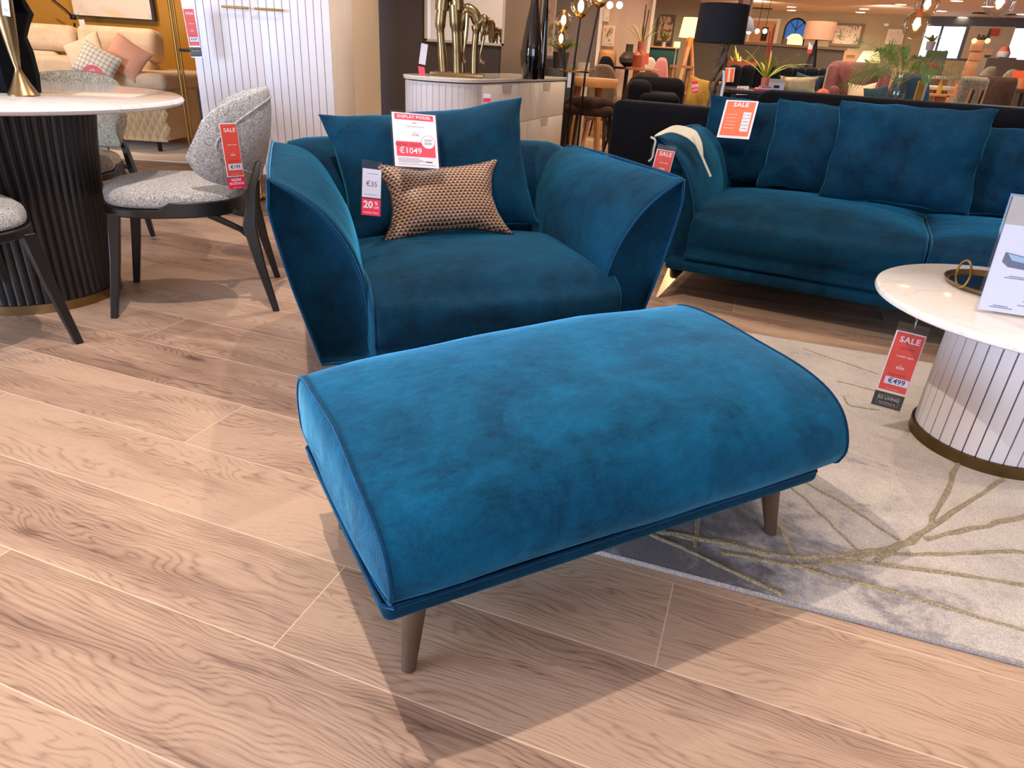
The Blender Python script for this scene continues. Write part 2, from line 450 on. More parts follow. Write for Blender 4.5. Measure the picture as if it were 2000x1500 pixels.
ringv = math_(t, 'ADD', math_(t, 'MULTIPLY', V, 95.0), math_(t, 'ADD', math_(t, 'MULTIPLY', big, 21.0), math_(t, 'MULTIPLY', knot.outputs[0], 5.0)))
ring = math_(t, 'ABSOLUTE', math_(t, 'SUBTRACT', math_(t, 'FRACT', ringv), .5))
g1 = math_(t, 'POWER', math_(t, 'MULTIPLY', math_(t, 'SUBTRACT', .5, ring), 2.0), 2.6)
g1 = math_(t, 'MULTIPLY', g1, math_(t, 'MULTIPLY', fine, 1.7))
stk = add(t, 'ShaderNodeMapRange', interpolation_type='SMOOTHSTEP'); t.links.new(streak, stk.inputs[0]); stk.inputs[1].default_value = .60; stk.inputs[2].default_value = .74
dark = math_(t, 'ADD', math_(t, 'MULTIPLY', g1, .30), math_(t, 'MULTIPLY', math_(t, 'SUBTRACT', fine, .42), .55))
dark = math_(t, 'ADD', dark, math_(t, 'MULTIPLY', kcore.outputs[0], .40))
dark = math_(t, 'ADD', dark, math_(t, 'MULTIPLY', stk.outputs[0], .30))
dark = math_(t, 'ADD', dark, math_(t, 'MULTIPLY', math_(t, 'SUBTRACT', patch, .45), 1.15))
dark = math_(t, 'ADD', dark, math_(t, 'MULTIPLY', math_(t, 'SUBTRACT', rnd, .50), .34))
wood = ramp(t, dark, [(.0, RGB(196, 164, 138)), (.25, RGB(172, 140, 117)), (.55, RGB(132, 104, 87)), (.95, RGB(84, 62, 50))])
du = math_(t, 'MINIMUM', fu, math_(t, 'SUBTRACT', 1, fu)); dv = math_(t, 'MINIMUM', fv, math_(t, 'SUBTRACT', 1, fv))
sl = math_(t, 'MAXIMUM', math_(t, 'LESS_THAN', math_(t, 'MULTIPLY', du, PL_), .0014), math_(t, 'LESS_THAN', math_(t, 'MULTIPLY', dv, PW), .0014))
t.links.new(mixc(t, math_(t, 'MULTIPLY', sl, .85), wood, RGB(236, 206, 176)), b.inputs['Base Color'])
setv(b, rough=.46, spec=.35)
hh = math_(t, 'ADD', math_(t, 'MULTIPLY', fine, -.6), math_(t, 'MULTIPLY', g1, -.25))
bump(t, b, hh, .22, .002)
# rug
m, t, b = nt('rug_pile')
v = tc(t); 
n1 = noi(t, tc(t, (1, 1.6, 1)), 3.2, 6, .68, .6); nf = noi(t, v, 300, 2, .7); n3 = noi(t, v, 30, 3, .7)
sx = add(t, 'ShaderNodeSeparateXYZ'); c = add(t, 'ShaderNodeTexCoord'); t.links.new(c.outputs['Object'], sx.inputs[0])
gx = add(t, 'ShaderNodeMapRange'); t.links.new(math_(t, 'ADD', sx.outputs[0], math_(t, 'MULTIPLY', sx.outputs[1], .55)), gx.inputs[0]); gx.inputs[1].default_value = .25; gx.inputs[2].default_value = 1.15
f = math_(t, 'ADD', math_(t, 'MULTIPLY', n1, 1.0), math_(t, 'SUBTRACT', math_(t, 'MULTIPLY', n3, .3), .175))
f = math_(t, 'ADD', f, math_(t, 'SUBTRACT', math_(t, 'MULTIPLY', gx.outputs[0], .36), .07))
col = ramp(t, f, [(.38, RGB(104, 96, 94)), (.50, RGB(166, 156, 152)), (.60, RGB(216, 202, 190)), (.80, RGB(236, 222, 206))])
col = mixc(t, .5, col, ramp(t, nf, [(.35, RGB(150, 146, 146)), (.65, RGB(255, 255, 255))]), 'MULTIPLY')
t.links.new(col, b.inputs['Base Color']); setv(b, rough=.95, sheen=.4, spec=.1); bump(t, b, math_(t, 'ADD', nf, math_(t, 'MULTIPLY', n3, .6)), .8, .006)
plain('rug_edge', RGB(158, 148, 142), .9, scale=200, var=.3)
boucle('gold_yarn', RGB(140, 120, 84), RGB(200, 182, 146), 220)
m, t, b = nt('checked_fabric'); c = add(t, 'ShaderNodeTexCoord'); sp = add(t, 'ShaderNodeSeparateXYZ'); t.links.new(c.outputs['Object'], sp.inputs[0])
gx_ = math_(t, 'LESS_THAN', math_(t, 'FRACT', math_(t, 'MULTIPLY', sp.outputs[0], 26)), .28); gz_ = math_(t, 'LESS_THAN', math_(t, 'FRACT', math_(t, 'MULTIPLY', sp.outputs[2], 26)), .28)
t.links.new(mixc(t, math_(t, 'MULTIPLY', math_(t, 'ADD', gx_, gz_), .42), RGB(222, 208, 186), RGB(128, 112, 104)), b.inputs['Base Color']); setv(b, rough=.9)
boucle('dark_rug', RGB(30, 30, 32), RGB(60, 58, 60), 40)
# ================================================================ ottoman
def scaled(ring, s, off, axis=0):
    c = sum((Vector(p) for p in ring), Vector())/len(ring); out = []
    for p in ring:
        q = c+(Vector(p)-c)*s; q[axis] += off; out.append(q)
    return out
def wob(p, a=.004, f=6, s=0):
    p = Vector(p); n = Vector((noise.noise(p*f+Vector((s, 0, 0))), noise.noise(p*f+Vector((0, s+9, 0))), noise.noise(p*f+Vector((0, 0, s+17)))))
    return p+n*a
ott = thing('ottoman', 'teal velvet rectangular ottoman footstool with tapered wooden legs in front of the armchair', 'ottoman', (-.185, .82, 0), R(29.7))
prof = [(-.006, .234), (-.020, .256), (-.018, .290), (.006, .325), (.045, .352), (.10, .370), (.18, .382), (.30, .390), (.42, .394), (.51, .392), (.575, .374), (.610, .325), (.612, .268), (.590, .225), (.45, .210), (.28, .208), (.10, .213)]
def ott_ring(x, k=1.0):
    t = x/1.06; cr = max(0, 1-(2*t-1)**2)**.6
    pr = catmull([(0, y, z) for y, z in prof], 4, True); out = []
    for p in pr:
        y, z = p.y, p.z
        top = smooth_step(.24, .38, z)
        z += top*(.030*cr*max(0, 1-((y-.30)/.46)**2)+.040*(x/1.06)**.8)
        if y < .12: y -= (.012*cr+.016*x)*smooth_step(.12, -.01, y)*smooth_step(.21, .28, z)
        out.append(wob((x, y, z), .005, 5))
    return out
xs = [.004, .012, .03, .07]+[.13+.065*i for i in range(13)]+[.97, 1.02, 1.045, 1.056]
rings = [[Vector((p[0]*1.012, p[1], p[2])) for p in ott_ring(x)] for x in xs]
L0, L1 = rings[0], rings[-1]
left = [scaled(L0, s, -o) for s, o in ((.30, .016), (.6, .014), (.85, .008), (.965, .002))]
right = [scaled(L1, s, o) for s, o in ((.965, .014), (.85, .036), (.6, .052), (.3, .058))]
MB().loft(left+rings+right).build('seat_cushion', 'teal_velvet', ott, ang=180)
MB().tube(L0, .0042, 6, True).build('piping', 'teal_piping', ott); MB().tube(L1, .0042, 6, True).build('piping', 'teal_piping', ott)
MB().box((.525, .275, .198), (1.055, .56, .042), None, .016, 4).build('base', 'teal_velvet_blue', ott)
MB().tube([(.012, -.006, .214), (1.036, -.006, .214), (1.050, .008, .214), (1.050, .540, .214), (1.036, .554, .214), (.012, .554, .214), (-.003, .540, .214), (-.003, .008, .214)], .004, 6, True).build('piping', 'teal_piping', ott)
# feet on measured floor spots, splayed outwards
for (fx, fy) in ((.055, .044), (1.0, .04), (1.0, .50), (.06, .50)):
    ix = .03 if fx < .5 else -.03; iy = .028 if fy < .3 else -.028
    a = Vector((fx, fy, .013 if fx > .5 else 0)); c = Vector((fx+ix*.9, fy+iy*.9, .182)); st = [a.lerp(c, k/6) for k in range(7)]
    MB().tube(st, [.0135, .0155, .0175, .0195, .0215, .0235, .025], 20).build('leg', 'dark_wood', ott)
# ================================================================ armchair
AR = R(20.9); AE = Vector((math.cos(AR), math.sin(AR), 0)); AN = Vector((-math.sin(AR), math.cos(AR), 0))
arm = thing('armchair', 'wide teal velvet armchair with flared piped arms behind the ottoman', 'armchair', AE*0+AN*1.93, AR)
# local x = along front (0..1.29), y = depth from front plane, z up
def seat_block(x0, x1, y0, y1, z0, z1, crown, fb, sd=0, nx=16, side=.02):
    """puffy seat cushion block with a rolled front"""
    rings = []
    for i in range(nx+1):
        t = i/nx; tt = .5-.5*math.cos(math.pi*t); x = x0+(x1-x0)*tt; cr = max(0, 1-(2*tt-1)**2)**.55
        hh = z1-z0
        pr = [(y0+.01, z0), (y0-fb*.35*cr, z0+.06*hh/.25), (y0-fb*cr, z0+.45*hh), (y0-fb*.7*cr+.005, z0+.75*hh), (y0+.03, z1-.028), (y0+.09, z1-.004+crown*.35*cr), (y0+.2, z1+crown*.8*cr), (y0+(y1-y0)*.6, z1+crown*cr), (y1-.08, z1+crown*.5*cr), (y1, z1-.03), (y1, z0+.05), (y1-.03, z0)]
        e = 1 if 0 < i < nx else 0
        ring = [wob((x, y, z), .006, 5, sd) for y, z in [(p.x, p.y) for p in catmull([(a, b_, 0) for a, b_ in pr], 4, True)]]
        rings.append(ring)
    l = [scaled(rings[0], .5, -side*.6), scaled(rings[0], .93, -side*.4)]; r = [scaled(rings[-1], .93, side*.4), scaled(rings[-1], .5, side*.6)]
    return MB().loft(l+rings+r), rings
mb, rg = seat_block(.268, 1.072, -.075, .60, .17, .405, .05, .035)
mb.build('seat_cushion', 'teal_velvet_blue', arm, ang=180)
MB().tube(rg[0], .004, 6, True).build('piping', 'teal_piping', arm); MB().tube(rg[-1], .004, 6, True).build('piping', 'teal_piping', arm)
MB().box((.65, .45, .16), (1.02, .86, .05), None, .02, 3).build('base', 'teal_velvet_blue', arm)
def arm_part(par, xo, sgn, zs=1.0, ys=1.0, mat='teal_velvet_blue', ws=1.0):
    """flared arm: xo = outer top edge, sgn -1 left / +1 right"""
    def outl(zt):
        inner = [(.014, zt), (.09, zt-.050), (.155, zt-.115), (.215, zt-.215), (.252, zt-.35), (.262, .185)]
        outer = [(.115, .165), (.085, .28), (.05, .41), (.022, .54), (.006, .63)]
        return inner, outer
    def ring(y, zt, ins=0, bulge=0):
        inner, outer = outl(zt)
        k_ = smooth_step(.02, .35, y)
        inner = [(a+(.012*k_ if 0 < i < 5 else 0), b_+k_*(0, .030, .040, .03, .01, 0)[i]) for i, (a, b_) in enumerate(inner)]
        inn = catmull([(a, b_, 0) for a, b_ in inner], 5); out = catmull([(a, b_, 0) for a, b_ in outer], 5)
        pts = [(p.x+bulge*math.sin(math.pi*min(1, i/len(inn))), p.y) for i, p in enumerate(inn)]+[(.24, .165)]+[(p.x, p.y) for p in out]
        c = (.13, .42); r = []
        for s_, z in pts:
            s_ = c[0]+(s_-c[0])*(1-ins); z = c[1]+(z-c[1])*(1-ins)
            if sgn < 0: x = xo+s_*ws+.045*(max(0, y)/.9)**1.3*(1-s_/.3)
            else: x = xo-s_*ws-.080*(max(0, y)/.9)**1.3*(1-s_/.3)
            r.append((x, y*ys, z*zs))
        return r
    L = []
    for y, zt, ins, bl in ((.028, .70, .55, 0), (.020, .70, .2, 0), (.014, .70, .05, 0), (.0, .702, .0, 0), (-.006, .704, -.012, .006), (.0, .706, -.02, .012), (.015, .708, -.015, .018), (.05, .708, 0, .024), (.12, .708, 0, .030), (.25, .71, 0, .034), (.4, .712, 0, .036), (.55, .714, 0, .036), (.7, .716, 0, .03), (.80, .708, .02, .02), (.88, .695, .07, .01), (.92, .68, .22, 0)):
        L.append([wob(p, .004, 4, sgn) if bl else p for p in ring(y, zt, ins, bl)])
    body = MB().loft(L).build('arm', mat, par, ang=180)
    fr = ring(-.008, .704, -.012, .004)
    top = [(p[0], y*ys, (zt+.002)*zs) for y, zt in ((-.006, .704), (.05, .710), (.2, .712), (.5, .716), (.7, .713), (.79, .704)) for p in [ring(y, zt)[0]]]
    MB().tube(fr, .0045, 6, True).build('piping', 'teal_piping', body)
    MB().tube(catmull(top, 4), .0045, 6).build('piping', 'teal_piping', body)
    return body
arm_part(arm, 0, -1); arm_part(arm, 1.295, 1)
bk = []
for i in range(19):
    t = i/18; x = .10+1.09*t; cr = max(0, 1-(2*t-1)**2)**.35
    pr = [(.60, .17), (.62, .35), (.65, .55), (.70, .665), (.76, .70+.022*cr), (.83, .70+.022*cr), (.89, .665), (.92, .55), (.93, .35), (.92, .17)]
    bk.append([wob((x, y, z), .006, 4, 3) for y, z in [(p.x, p.y) for p in catmull([(a, b_, 0) for a, b_ in pr], 4, True)]])
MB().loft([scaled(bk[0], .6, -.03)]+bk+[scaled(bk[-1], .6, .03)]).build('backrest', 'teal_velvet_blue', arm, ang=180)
for fx, fy in ((.2, .12), (1.1, .12), (.2, .82), (1.1, .82)):
    MB().tube([(fx, fy, 0), (fx, fy, .13)], [.014, .024], 16).build('leg', 'dark_wood', arm)
def aw(x, y, z): return AN*1.93+AE*x+AN*y+Vector((0, 0, z))
pillow('scatter_cushion', 'large plain teal velvet back cushion leaning in the armchair behind the patterned cushion', 'teal_velvet_blue', .76, .475, .21, pose(aw(.635, .515, .405), AR, R(17), R(-6.5)), pinch=.10, wr=.014, seed=4, n=34)
pillow('patterned_cushion', 'bronze and black geometric woven lumbar cushion on the armchair seat', 'bronze_weave', .480, .300, .12, pose(aw(.605, .365, .438), AR-R(3), R(34), R(-3.5)), pipe=('black_metal', .0035), pinch=.24, wr=.012, seed=9, n=34)
# ================================================================ rug
RTH = -.300; rd = Vector((math.cos(RTH), math.sin(RTH), 0)); rn = Vector((-math.sin(RTH), math.cos(RTH), 0))
A0 = G(1150, 1078)
rug = thing('area_rug', 'pale grey beige rug with raised gold line pattern under the coffee table', 'rug', (A0.x, A0.y, 0), RTH)
inv = Matrix.Rotation(-RTH, 3, 'Z')
def rl(px, py, z=.013): q = inv @ (G(px, py, z)-Vector((A0.x, A0.y, 0))); return Vector((q.x, q.y, z))
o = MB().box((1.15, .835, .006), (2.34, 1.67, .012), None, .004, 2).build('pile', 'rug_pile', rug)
MB().tube([(-.02, 0, .006), (2.32, 0, .006), (2.32, 1.67, .006), (-.02, 1.67, .006)], .0065, 8, True).build('bound_edge', 'rug_edge', rug)
k = .4
LN = [([(1872, 905), (1816, 1024), (1760, 1064), (1680, 1080), (1560, 1088), (1408, 1060), (1280, 1036)], .0075), ([(1962, 936), (1824, 1024), (1712, 1096)], .007), ([(2060, 1000), (1990, 1012), (1808, 1054)], .007), ([(2060, 1077), (2000, 1078), (1792, 1082), (1680, 1080)], .006),
 ([(1560, 935), (1650, 985), (1756, 1056)], .0045), ([(1540, 945), (1600, 1000), (1680, 1080)], .0045), ([(1494, 976), (1548, 1076), (1568, 1108)], .0055), ([(1366, 1000), (1356, 1068)], .005), ([(1264, 1040), (1380, 1092), (1548, 1168), (1644, 1208)], .0065),
 ([(2060, 1156), (2000, 1144), (1668, 1096), (1568, 1108), (1408, 1076)], .006), ([(2060, 1244), (2000, 1232), (1760, 1160), (1592, 1118), (1568, 1108)], .0055), ([(1568, 681), (1640, 705), (1718, 732)], .004), ([(1634, 744), (1709, 763)], .004), ([(1650, 775), (1661, 792), (1718, 800)], .004), ([(1712, 1096), (1750, 1070), (1784, 1058)], .007), ([(1280, 1028), (1340, 1052), (1420, 1058), (1520, 1084), (1640, 1086)], .005), ([(1568, 1108), (1640, 1096), (1712, 1080), (1760, 1062)], .006)]
for pts, w in LN:
    P = catmull([rl(*p) for p in pts], 8)
    P = [p+Vector((noise.noise(p*22)*.007, noise.noise(p*22+Vector((5, 5, 5)))*.007, 0)) for p in P]
    w = [w*(.75+.5*random.random()) for _ in range(500)]
    P = [p for p in P if p.x > .01 and p.y > .01]
    MB().tube(P, w[:len(P)], 8).xf(Matrix.Translation((0, 0, .012)) @ Matrix.Diagonal((1, 1, .5, 1)) @ Matrix.Translation((0, 0, -.012))).build('raised_line', 'gold_yarn', rug)
# ================================================================ coffee table
CT = Vector((1.515, 1.885, .012))
ct = thing('coffee_table', 'round marble-topped coffee table with a white ribbed drum base on the rug', 'coffee table', CT)
MB().lathe([(.0, .437), (.425, .437), (.434, .442), (.437, .450), (.434, .459), (.427, .463), (0, .463)], n=96).build('tabletop', 'marble_warm', ct)
def ribbed(r0, r1, z0, z1, nrib, gw=.003, gd=.004, prof=None):
    """drum with V grooves"""
    mb = MB(); rings = []; Z = prof or [(r0, z0), (r1, z1)]
    for r, z in Z:
        ring = []
        for i in range(nrib):
            a0 = 2*math.pi*i/nrib; da = gw/max(r, .01); A = 2*math.pi/nrib
            for a, rr in ((a0-da/2, r), (a0-da/4, r-gd), (a0+da/4, r-gd), (a0+da/2, r), (a0+A/3, r), (a0+2*A/3, r)):
                ring.append((rr*math.cos(a), rr*math.sin(a), z))
        rings.append(ring)
    return mb.loft(rings)
ribbed(.205, .205, .038, .437, 36, .0045, .005).build('drum_base', 'ribbed_white', ct, ang=20)
MB().lathe([(.195, 0), (.214, 0), (.214, .036), (.205, .038), (.195, .038)], n=80).build('plinth_ring', 'dark_brass', ct)
for i in range(36):
    pass
gm = MB()
for i in range(36):
    a = 2*math.pi*i/36; gm.box((.2015*math.cos(a), .2015*math.sin(a), .238), (.0006, .0034, .398), rotz(a))
gm.build('groove_lines', 'groove', ct, smooth=False)
TZ = CT.z+.463
tp = G(1955, 565, TZ); 
tr = thing('serving_tray', 'round dark mirrored tray with a brass rim and ring handle on the marble coffee table', 'tray', (tp.x, tp.y, TZ+.001))
MB().lathe([(0, .0), (.145, .0), (.158, .010), (.160, .016), (.156, .016), (.147, .006), (0, .005)], n=64).build('rim', 'old_brass', tr)
MB().lathe([(0, .0052), (.143, .0052), (.143, .0065), (0, .0066)], n=64).build('mirror_plate', 'black_gloss', tr)
hp = G(1868, 565, TZ)-tp; ang = math.atan2(hp.y, hp.x)
MB().tube([(hp.x*.97+math.cos(ang+R(75))*.036*math.cos(a), hp.y*.97+math.sin(ang+R(75))*.036*math.cos(a), .048+.040*math.sin(a)) for a in [2*math.pi*i/36 for i in range(36)]], .0032, 8, True).build('ring_handle', 'brass', tr)
# acrylic sign holder standing on the coffee table (px corners 1900,605 / 1979,373)
sa = G(1901, 607, TZ); sdir = (G(2000, 622, TZ)-sa); sdir.z = 0; sdir.normalize()
sang = math.atan2(sdir.y, sdir.x)
sg = thing('sign_holder', 'clear acrylic stand with a white furniture leaflet on the coffee table', 'sign', (sa.x, sa.y, TZ+.0005), sang)
lean = R(10)
def card(name, lab, cat, parts, m, back=None):
    o = thing(name, lab, cat, (0, 0, 0))
    for nm, mt, mb, in parts: mb.build(nm, mt, o, smooth=False)
    o.matrix_world = m
    return o
# card frame: local x right, y up, z out towards viewer; C2W maps to x right, z up, -y out
UPR = Matrix.Rotation(R(90), 4, 'X')
ml = Matrix.Rotation(-lean, 4, 'X') @ UPR
W_, H_ = .235, .315
b1 = MB().box((W_/2, H_/2, 0), (W_, H_, .003)).xf(ml); b1.build('acrylic_panel', 'clear_acrylic', sg, smooth=False)
MB().box((W_/2+.02, .002, -.055), (W_-.06, .003, .09)).xf(UPR).build('foot', 'clear_acrylic', sg, smooth=False)
MB().box((W_/2, H_/2, .0024), (W_-.014, H_-.014, .0012)).xf(ml).build('leaflet', 'paper_lilac', sg, smooth=False)
rect(rect(rect(rect(MB(), .006, .006, W_-.006, .0068, .0034), .006, H_-.007, W_-.006, H_-.0062, .0034), .006, .006, .0068, H_-.006, .0034), .0068, H_-.078, W_-.0068, H_-.008, .0031).xf(ml).build('header_band', 'grey_ink_card', sg, smooth=False)
MB().poly([(.03, .166, .0036), (.20, .142, .0036), (.20, .118, .0036), (.045, .128, .0036), (.028, .140, .0036)], .0004).xf(ml).build('sofa_picture', 'slate', sg, smooth=False)
MB().poly([(.036, .163, .0042), (.20, .139, .0042), (.20, .130, .0042), (.05, .146, .0042)], .0004).xf(ml).build('sofa_picture_seat', 'pale_blue_print', sg, smooth=False)
MB().poly([(.105, .072, .0036), (.13, .082, .0036), (.2, .078, .0036), (.2, .050, .0036), (.118, .052, .0036), (.108, .06, .0036)], .0004).xf(ml).build('chair_picture', 'slate', sg, smooth=False)
tm = MB()
for (x, y, w) in ((.055, .104, .05), (.045, .0995, .07), (.105, .043, .06), (.125, .0385, .03), (.095, .031, .05), (.040, .0225, .035), (.032, .018, .055)): rect(tm, x, y, x+w, y+.0016, .0036)
tm.xf(ml).build('fine_print', 'grey_ink', sg, smooth=False)
# ================================================================ sale tags
def sale_tag(name, lab, W, Hh, m, price='€499', was='€559', lines=('', ''), stub=None, stubtext=None, col='red_print', sale=True, clear_top=.10, group=None, textmat='paper', saley=.80):
    o = thing(name, lab, 'price tag', (0, 0, 0), 0, group)
    # tag hangs: local origin top centre, y down negative
    MB().box((0, -Hh*.5*(1+0), -.0008), (W*1.04, Hh*(1), .0008)).build('sleeve', 'clear_acrylic', o, smooth=False)
    y0 = -Hh*clear_top; y1 = -Hh*(.80 if stub else .985)
    MB().box((0, (y0+y1)/2, 0), (W, y0-y1, .0006)).build('paper_border', 'paper', o, smooth=False)
    MB().box((W*.012, (y0+y1)/2+.0, .0006), (W*.93, (y0-y1)*.965, .0006)).build('red_card', col, o, smooth=False)
    hh = y0-y1; Y = lambda f: y1+hh*f
    it = [('SALE', W*.04, Y(saley+.07), W*.30, 'CENTER', .02, 1.1)]
    if lines[1]: it.append((lines[1], W*.05, Y(.60), W*.085, 'CENTER', .01))
    it += [('was', W*.02, Y(.46), W*.06, 'CENTER'), (was, W*.02, Y(.41), W*.13, 'CENTER', .02)]
    it.append(('terms and conditions', W*0, Y(.05), W*.05, 'CENTER'))
    text_mesh(it, .0012).build('white_lettering', textmat, o, smooth=False)
    dk = [('SALE PRICE', W*0, Y(.29), W*.12, 'CENTER')]
    if lines[0]: dk.append((lines[0], W*.04, Y(.73), W*.15, 'CENTER'))
    text_mesh(dk, .0012).build('dark_lettering', 'maroon_ink', o, smooth=False)
    MB().box((W*.06, Y(.185), .0012), (W*.80, hh*.12, .0005)).build('price_label', 'paper_lilac', o, smooth=False)
    text_mesh([(price, W*.06, Y(.185), W*.27, 'CENTER', .01)], .0020).build('price_lettering', 'ink', o, smooth=False)
    if stub:
        ys = -Hh*.90
        MB().box((0, ys, .0), (W, Hh*.17, .0008)).build('stub', stub, o, smooth=False)
        text_mesh(stubtext(W, ys), .0010).build('stub_lettering', 'paper' if stub != 'dark_card' else 'grey_ink_card', o, smooth=False)
        if stub == 'dark_card':
            f = MB(); a, b_ = W*.36, Hh*.055
            for (x0, y_0, x1, y_1) in ((-a, ys-b_, a, ys-b_+.0006), (-a, ys+b_, a, ys+b_+.0006), (-a, ys-b_, -a+.0006, ys+b_), (a, ys-b_, a+.0006, ys+b_)): rect(f, x0, y_0, x1, y_1, .0009)
            f.build('stub_frame', 'grey_ink_card', o, smooth=False)
    o.matrix_world = m; return o
def frame_from(p_tl, p_tr, p_bl):
    """matrix with origin at middle of the top edge"""
    x = (p_tr-p_tl).normalized(); y = (p_tl-p_bl); y = (y-x*y.dot(x)).normalized(); z = x.cross(y)
    m = Matrix((x, y, z)).transposed().to_4x4(); m.translation = (p_tl+p_tr)/2; return m
# coffee table tag: hangs off the table edge on a bead chain
d0 = 2.02
tl, tr_, bl = at(1757, 627, d0), at(1817, 641, d0-.035), at(1705, 792, d0-.075)
w = (tr_-tl).length; h = (bl-tl).length
tg = sale_tag('sale_tag', 'red SALE tag priced €499 hanging by a bead chain from the marble coffee table', w*.98, h, frame_from(tl, tr_, bl), '€499', '€559', ('KETAN', 'COFFEE TABLE'), 'dark_card', lambda W, ys: [('EZ LIVING', 0, ys+W*.07, W*.155, 'CENTER', .02), ('furniture', 0, ys-W*.10, W*.12, 'CENTER', .01, 1.25)])
mi = tg.matrix_world.inverted()
c0 = mi @ at(1796, 609, 1.99); c1 = Vector((.002, -.012, .002)); ch = MB()
for sx in (-.0035, .0035):
    for i in range(13):
        p = Vector(c0).lerp(c1, i/12); ch.ball((p.x+sx*(1-i/12), p.y, p.z), .0016, 4)
ch.build('bead_chain', 'chrome', tg)
# ================================================================ armchair signs
dn = .50
def afront(px, py, y):   # pixel on the armchair's upright plane at local depth y
    d = ray(px, py); o_ = Vector((0, 0, H)); q = (1.93+y-o_.dot(AN))/d.dot(AN); return o_+d*q
tl, tr_, bl = afront(762, 214, .50), afront(852, 222, .50), afront(780, 326, .40)
fm = frame_from(tl, tr_, bl); W = (tr_-tl).length; Hh = (bl-tl).length
o = thing('display_sign', 'laminated DISPLAY MODEL price sign on the big teal cushion reading €1049', 'sign', (0, 0, 0))
MB().box((0, -Hh/2, -.001), (W*1.04, Hh*1.02, .0010)).build('plastic_wallet', 'clear_acrylic', o, smooth=False)
MB().box((0, -Hh/2-.002, 0), (W*.95, Hh*.95, .0008)).build('paper_sheet', 'paper', o, smooth=False)
mb = MB(); rect(mb, -W*.42, -Hh*.155, W*.42, -Hh*.055, .0008); rect(mb, -W*.42, -Hh*.80, W*.42, -Hh*.54, .0008); mb.build('pink_band', 'rose_print', o, smooth=False)
text_mesh([('DISPLAY MODEL', 0, -Hh*.105, W*.088, 'CENTER', .03, 1.15), ('€1049', -W*.12, -Hh*.705, W*.185, 'CENTER', .01)], .0016).build('white_lettering', 'paper', o, smooth=False)
text_mesh([('NOW ONLY', -W*.16, -Hh*.60, W*.10, 'CENTER')], .0016).build('dark_lettering', 'maroon_ink', o, smooth=False)
MB().lathe([(0, .0012), (W*.150, .0012), (W*.150, .0016), (0, .0016)], (W*.27, -Hh*.535, 0), 32).build('badge_outline', 'rose_print', o)
MB().lathe([(0, .0016), (W*.142, .0016), (W*.142, .0020), (0, .0020)], (W*.27, -Hh*.535, 0), 32).build('badge', 'paper', o)
mb = text_mesh([('SAVE', W*.27, -Hh*.505, W*.072), ('€499', W*.27, -Hh*.565, W*.075), ('SALE', 0, -Hh*.205, W*.045), ('armchair display model only', 0, -Hh*.27, W*.035), ('was', 0, -Hh*.375, W*.04), ('€1548', 0, -Hh*.42, W*.055)], .0023)
for i in range(4): rect(mb, -W*.40, -Hh*(.835+.024*i), W*(.05+.08*(i % 3)), -Hh*(.831+.024*i), .0010)
rect(mb, W*.2, -Hh*.895, W*.34, -Hh*.875, .001); rect(mb, -W*.4, -Hh*.942, W*.4, -Hh*.938, .001)
mb.build('fine_print', 'grey_ink', o, smooth=False)
o.matrix_world = fm
tl, tr_, bl = afront(708, 311, .36), afront(746, 316, .36), afront(705, 419, .30)
fm = frame_from(tl, tr_, bl); W = (tr_-tl).length*1.0; Hh = (bl-tl).length
o = thing('price_tag', 'narrow white €35 tag with pink 20% OFF strip beside the patterned cushion', 'price tag', (0, 0, 0))
MB().box((0, -Hh/2, -.001), (W*1.04, Hh, .0008)).build('sleeve', 'clear_acrylic', o, smooth=False)
MB().box((0, -Hh*.415, 0), (W*.96, Hh*.52, .0008)).build('paper_sheet', 'paper_lilac', o, smooth=False)
MB().box((0, -Hh*.85, 0), (W*.96, Hh*.30, .0008)).build('pink_strip', 'pink_print', o, smooth=False)
mb = text_mesh([('€35', 0, -Hh*.43, W*.36)], .0009); rect(mb, -W*.35, -Hh*.62, W*.3, -Hh*.617, .0008); rect(mb, -W*.25, -Hh*.24, W*.3, -Hh*.237, .0008)
mb.build('dark_lettering', 'grey_ink', o, smooth=False)
text_mesh([('20', -W*.16, -Hh*.81, W*.50, 'CENTER', .03), ('%', W*.26, -Hh*.775, W*.26, 'CENTER', .02), ('OFF', W*.26, -Hh*.855, W*.16, 'CENTER', .02), ('MARKED PRICE', 0, -Hh*.95, W*.115)], .0009).build('white_lettering', 'paper', o, smooth=False)
o.matrix_world = fm
# ================================================================ teal sofa
SA = R(-25); SE = Vector((math.cos(SA), math.sin(SA), 0)); SN = Vector((-math.sin(SA), math.cos(SA), 0))
def sw(x, y, z=0): return SE*x+SN*(3.25+y)+Vector((0, 0, z))
sofa = thing('sofa', 'long teal velvet sofa with loose pillows and angled metal legs behind the coffee table', 'sofa', SN*3.25, SA)
for i, (x0, x1) in enumerate(((-.625, .345), (.360, 1.330))):
    mb, rg = seat_block(x0, x1, -.02, .74, .205, .445, .062, .045, 5+i, 18, .012)
    o = mb.build('seat_cushion', 'teal_velvet_blue', sofa, ang=180)
    MB().tube(rg[0], .0035, 6, True).build('piping', 'teal_piping', o); MB().tube(rg[-1], .0035, 6, True).build('piping', 'teal_piping', o)
MB().box((.352, .42, .178), (2.13, .98, .05), None, .018, 4).build('base', 'teal_velvet_blue', sofa)
arm_part(sofa, -.875, -1, 1.05, 1.0); arm_part(sofa, 1.58, 1, 1.05, 1.0)
bk = []
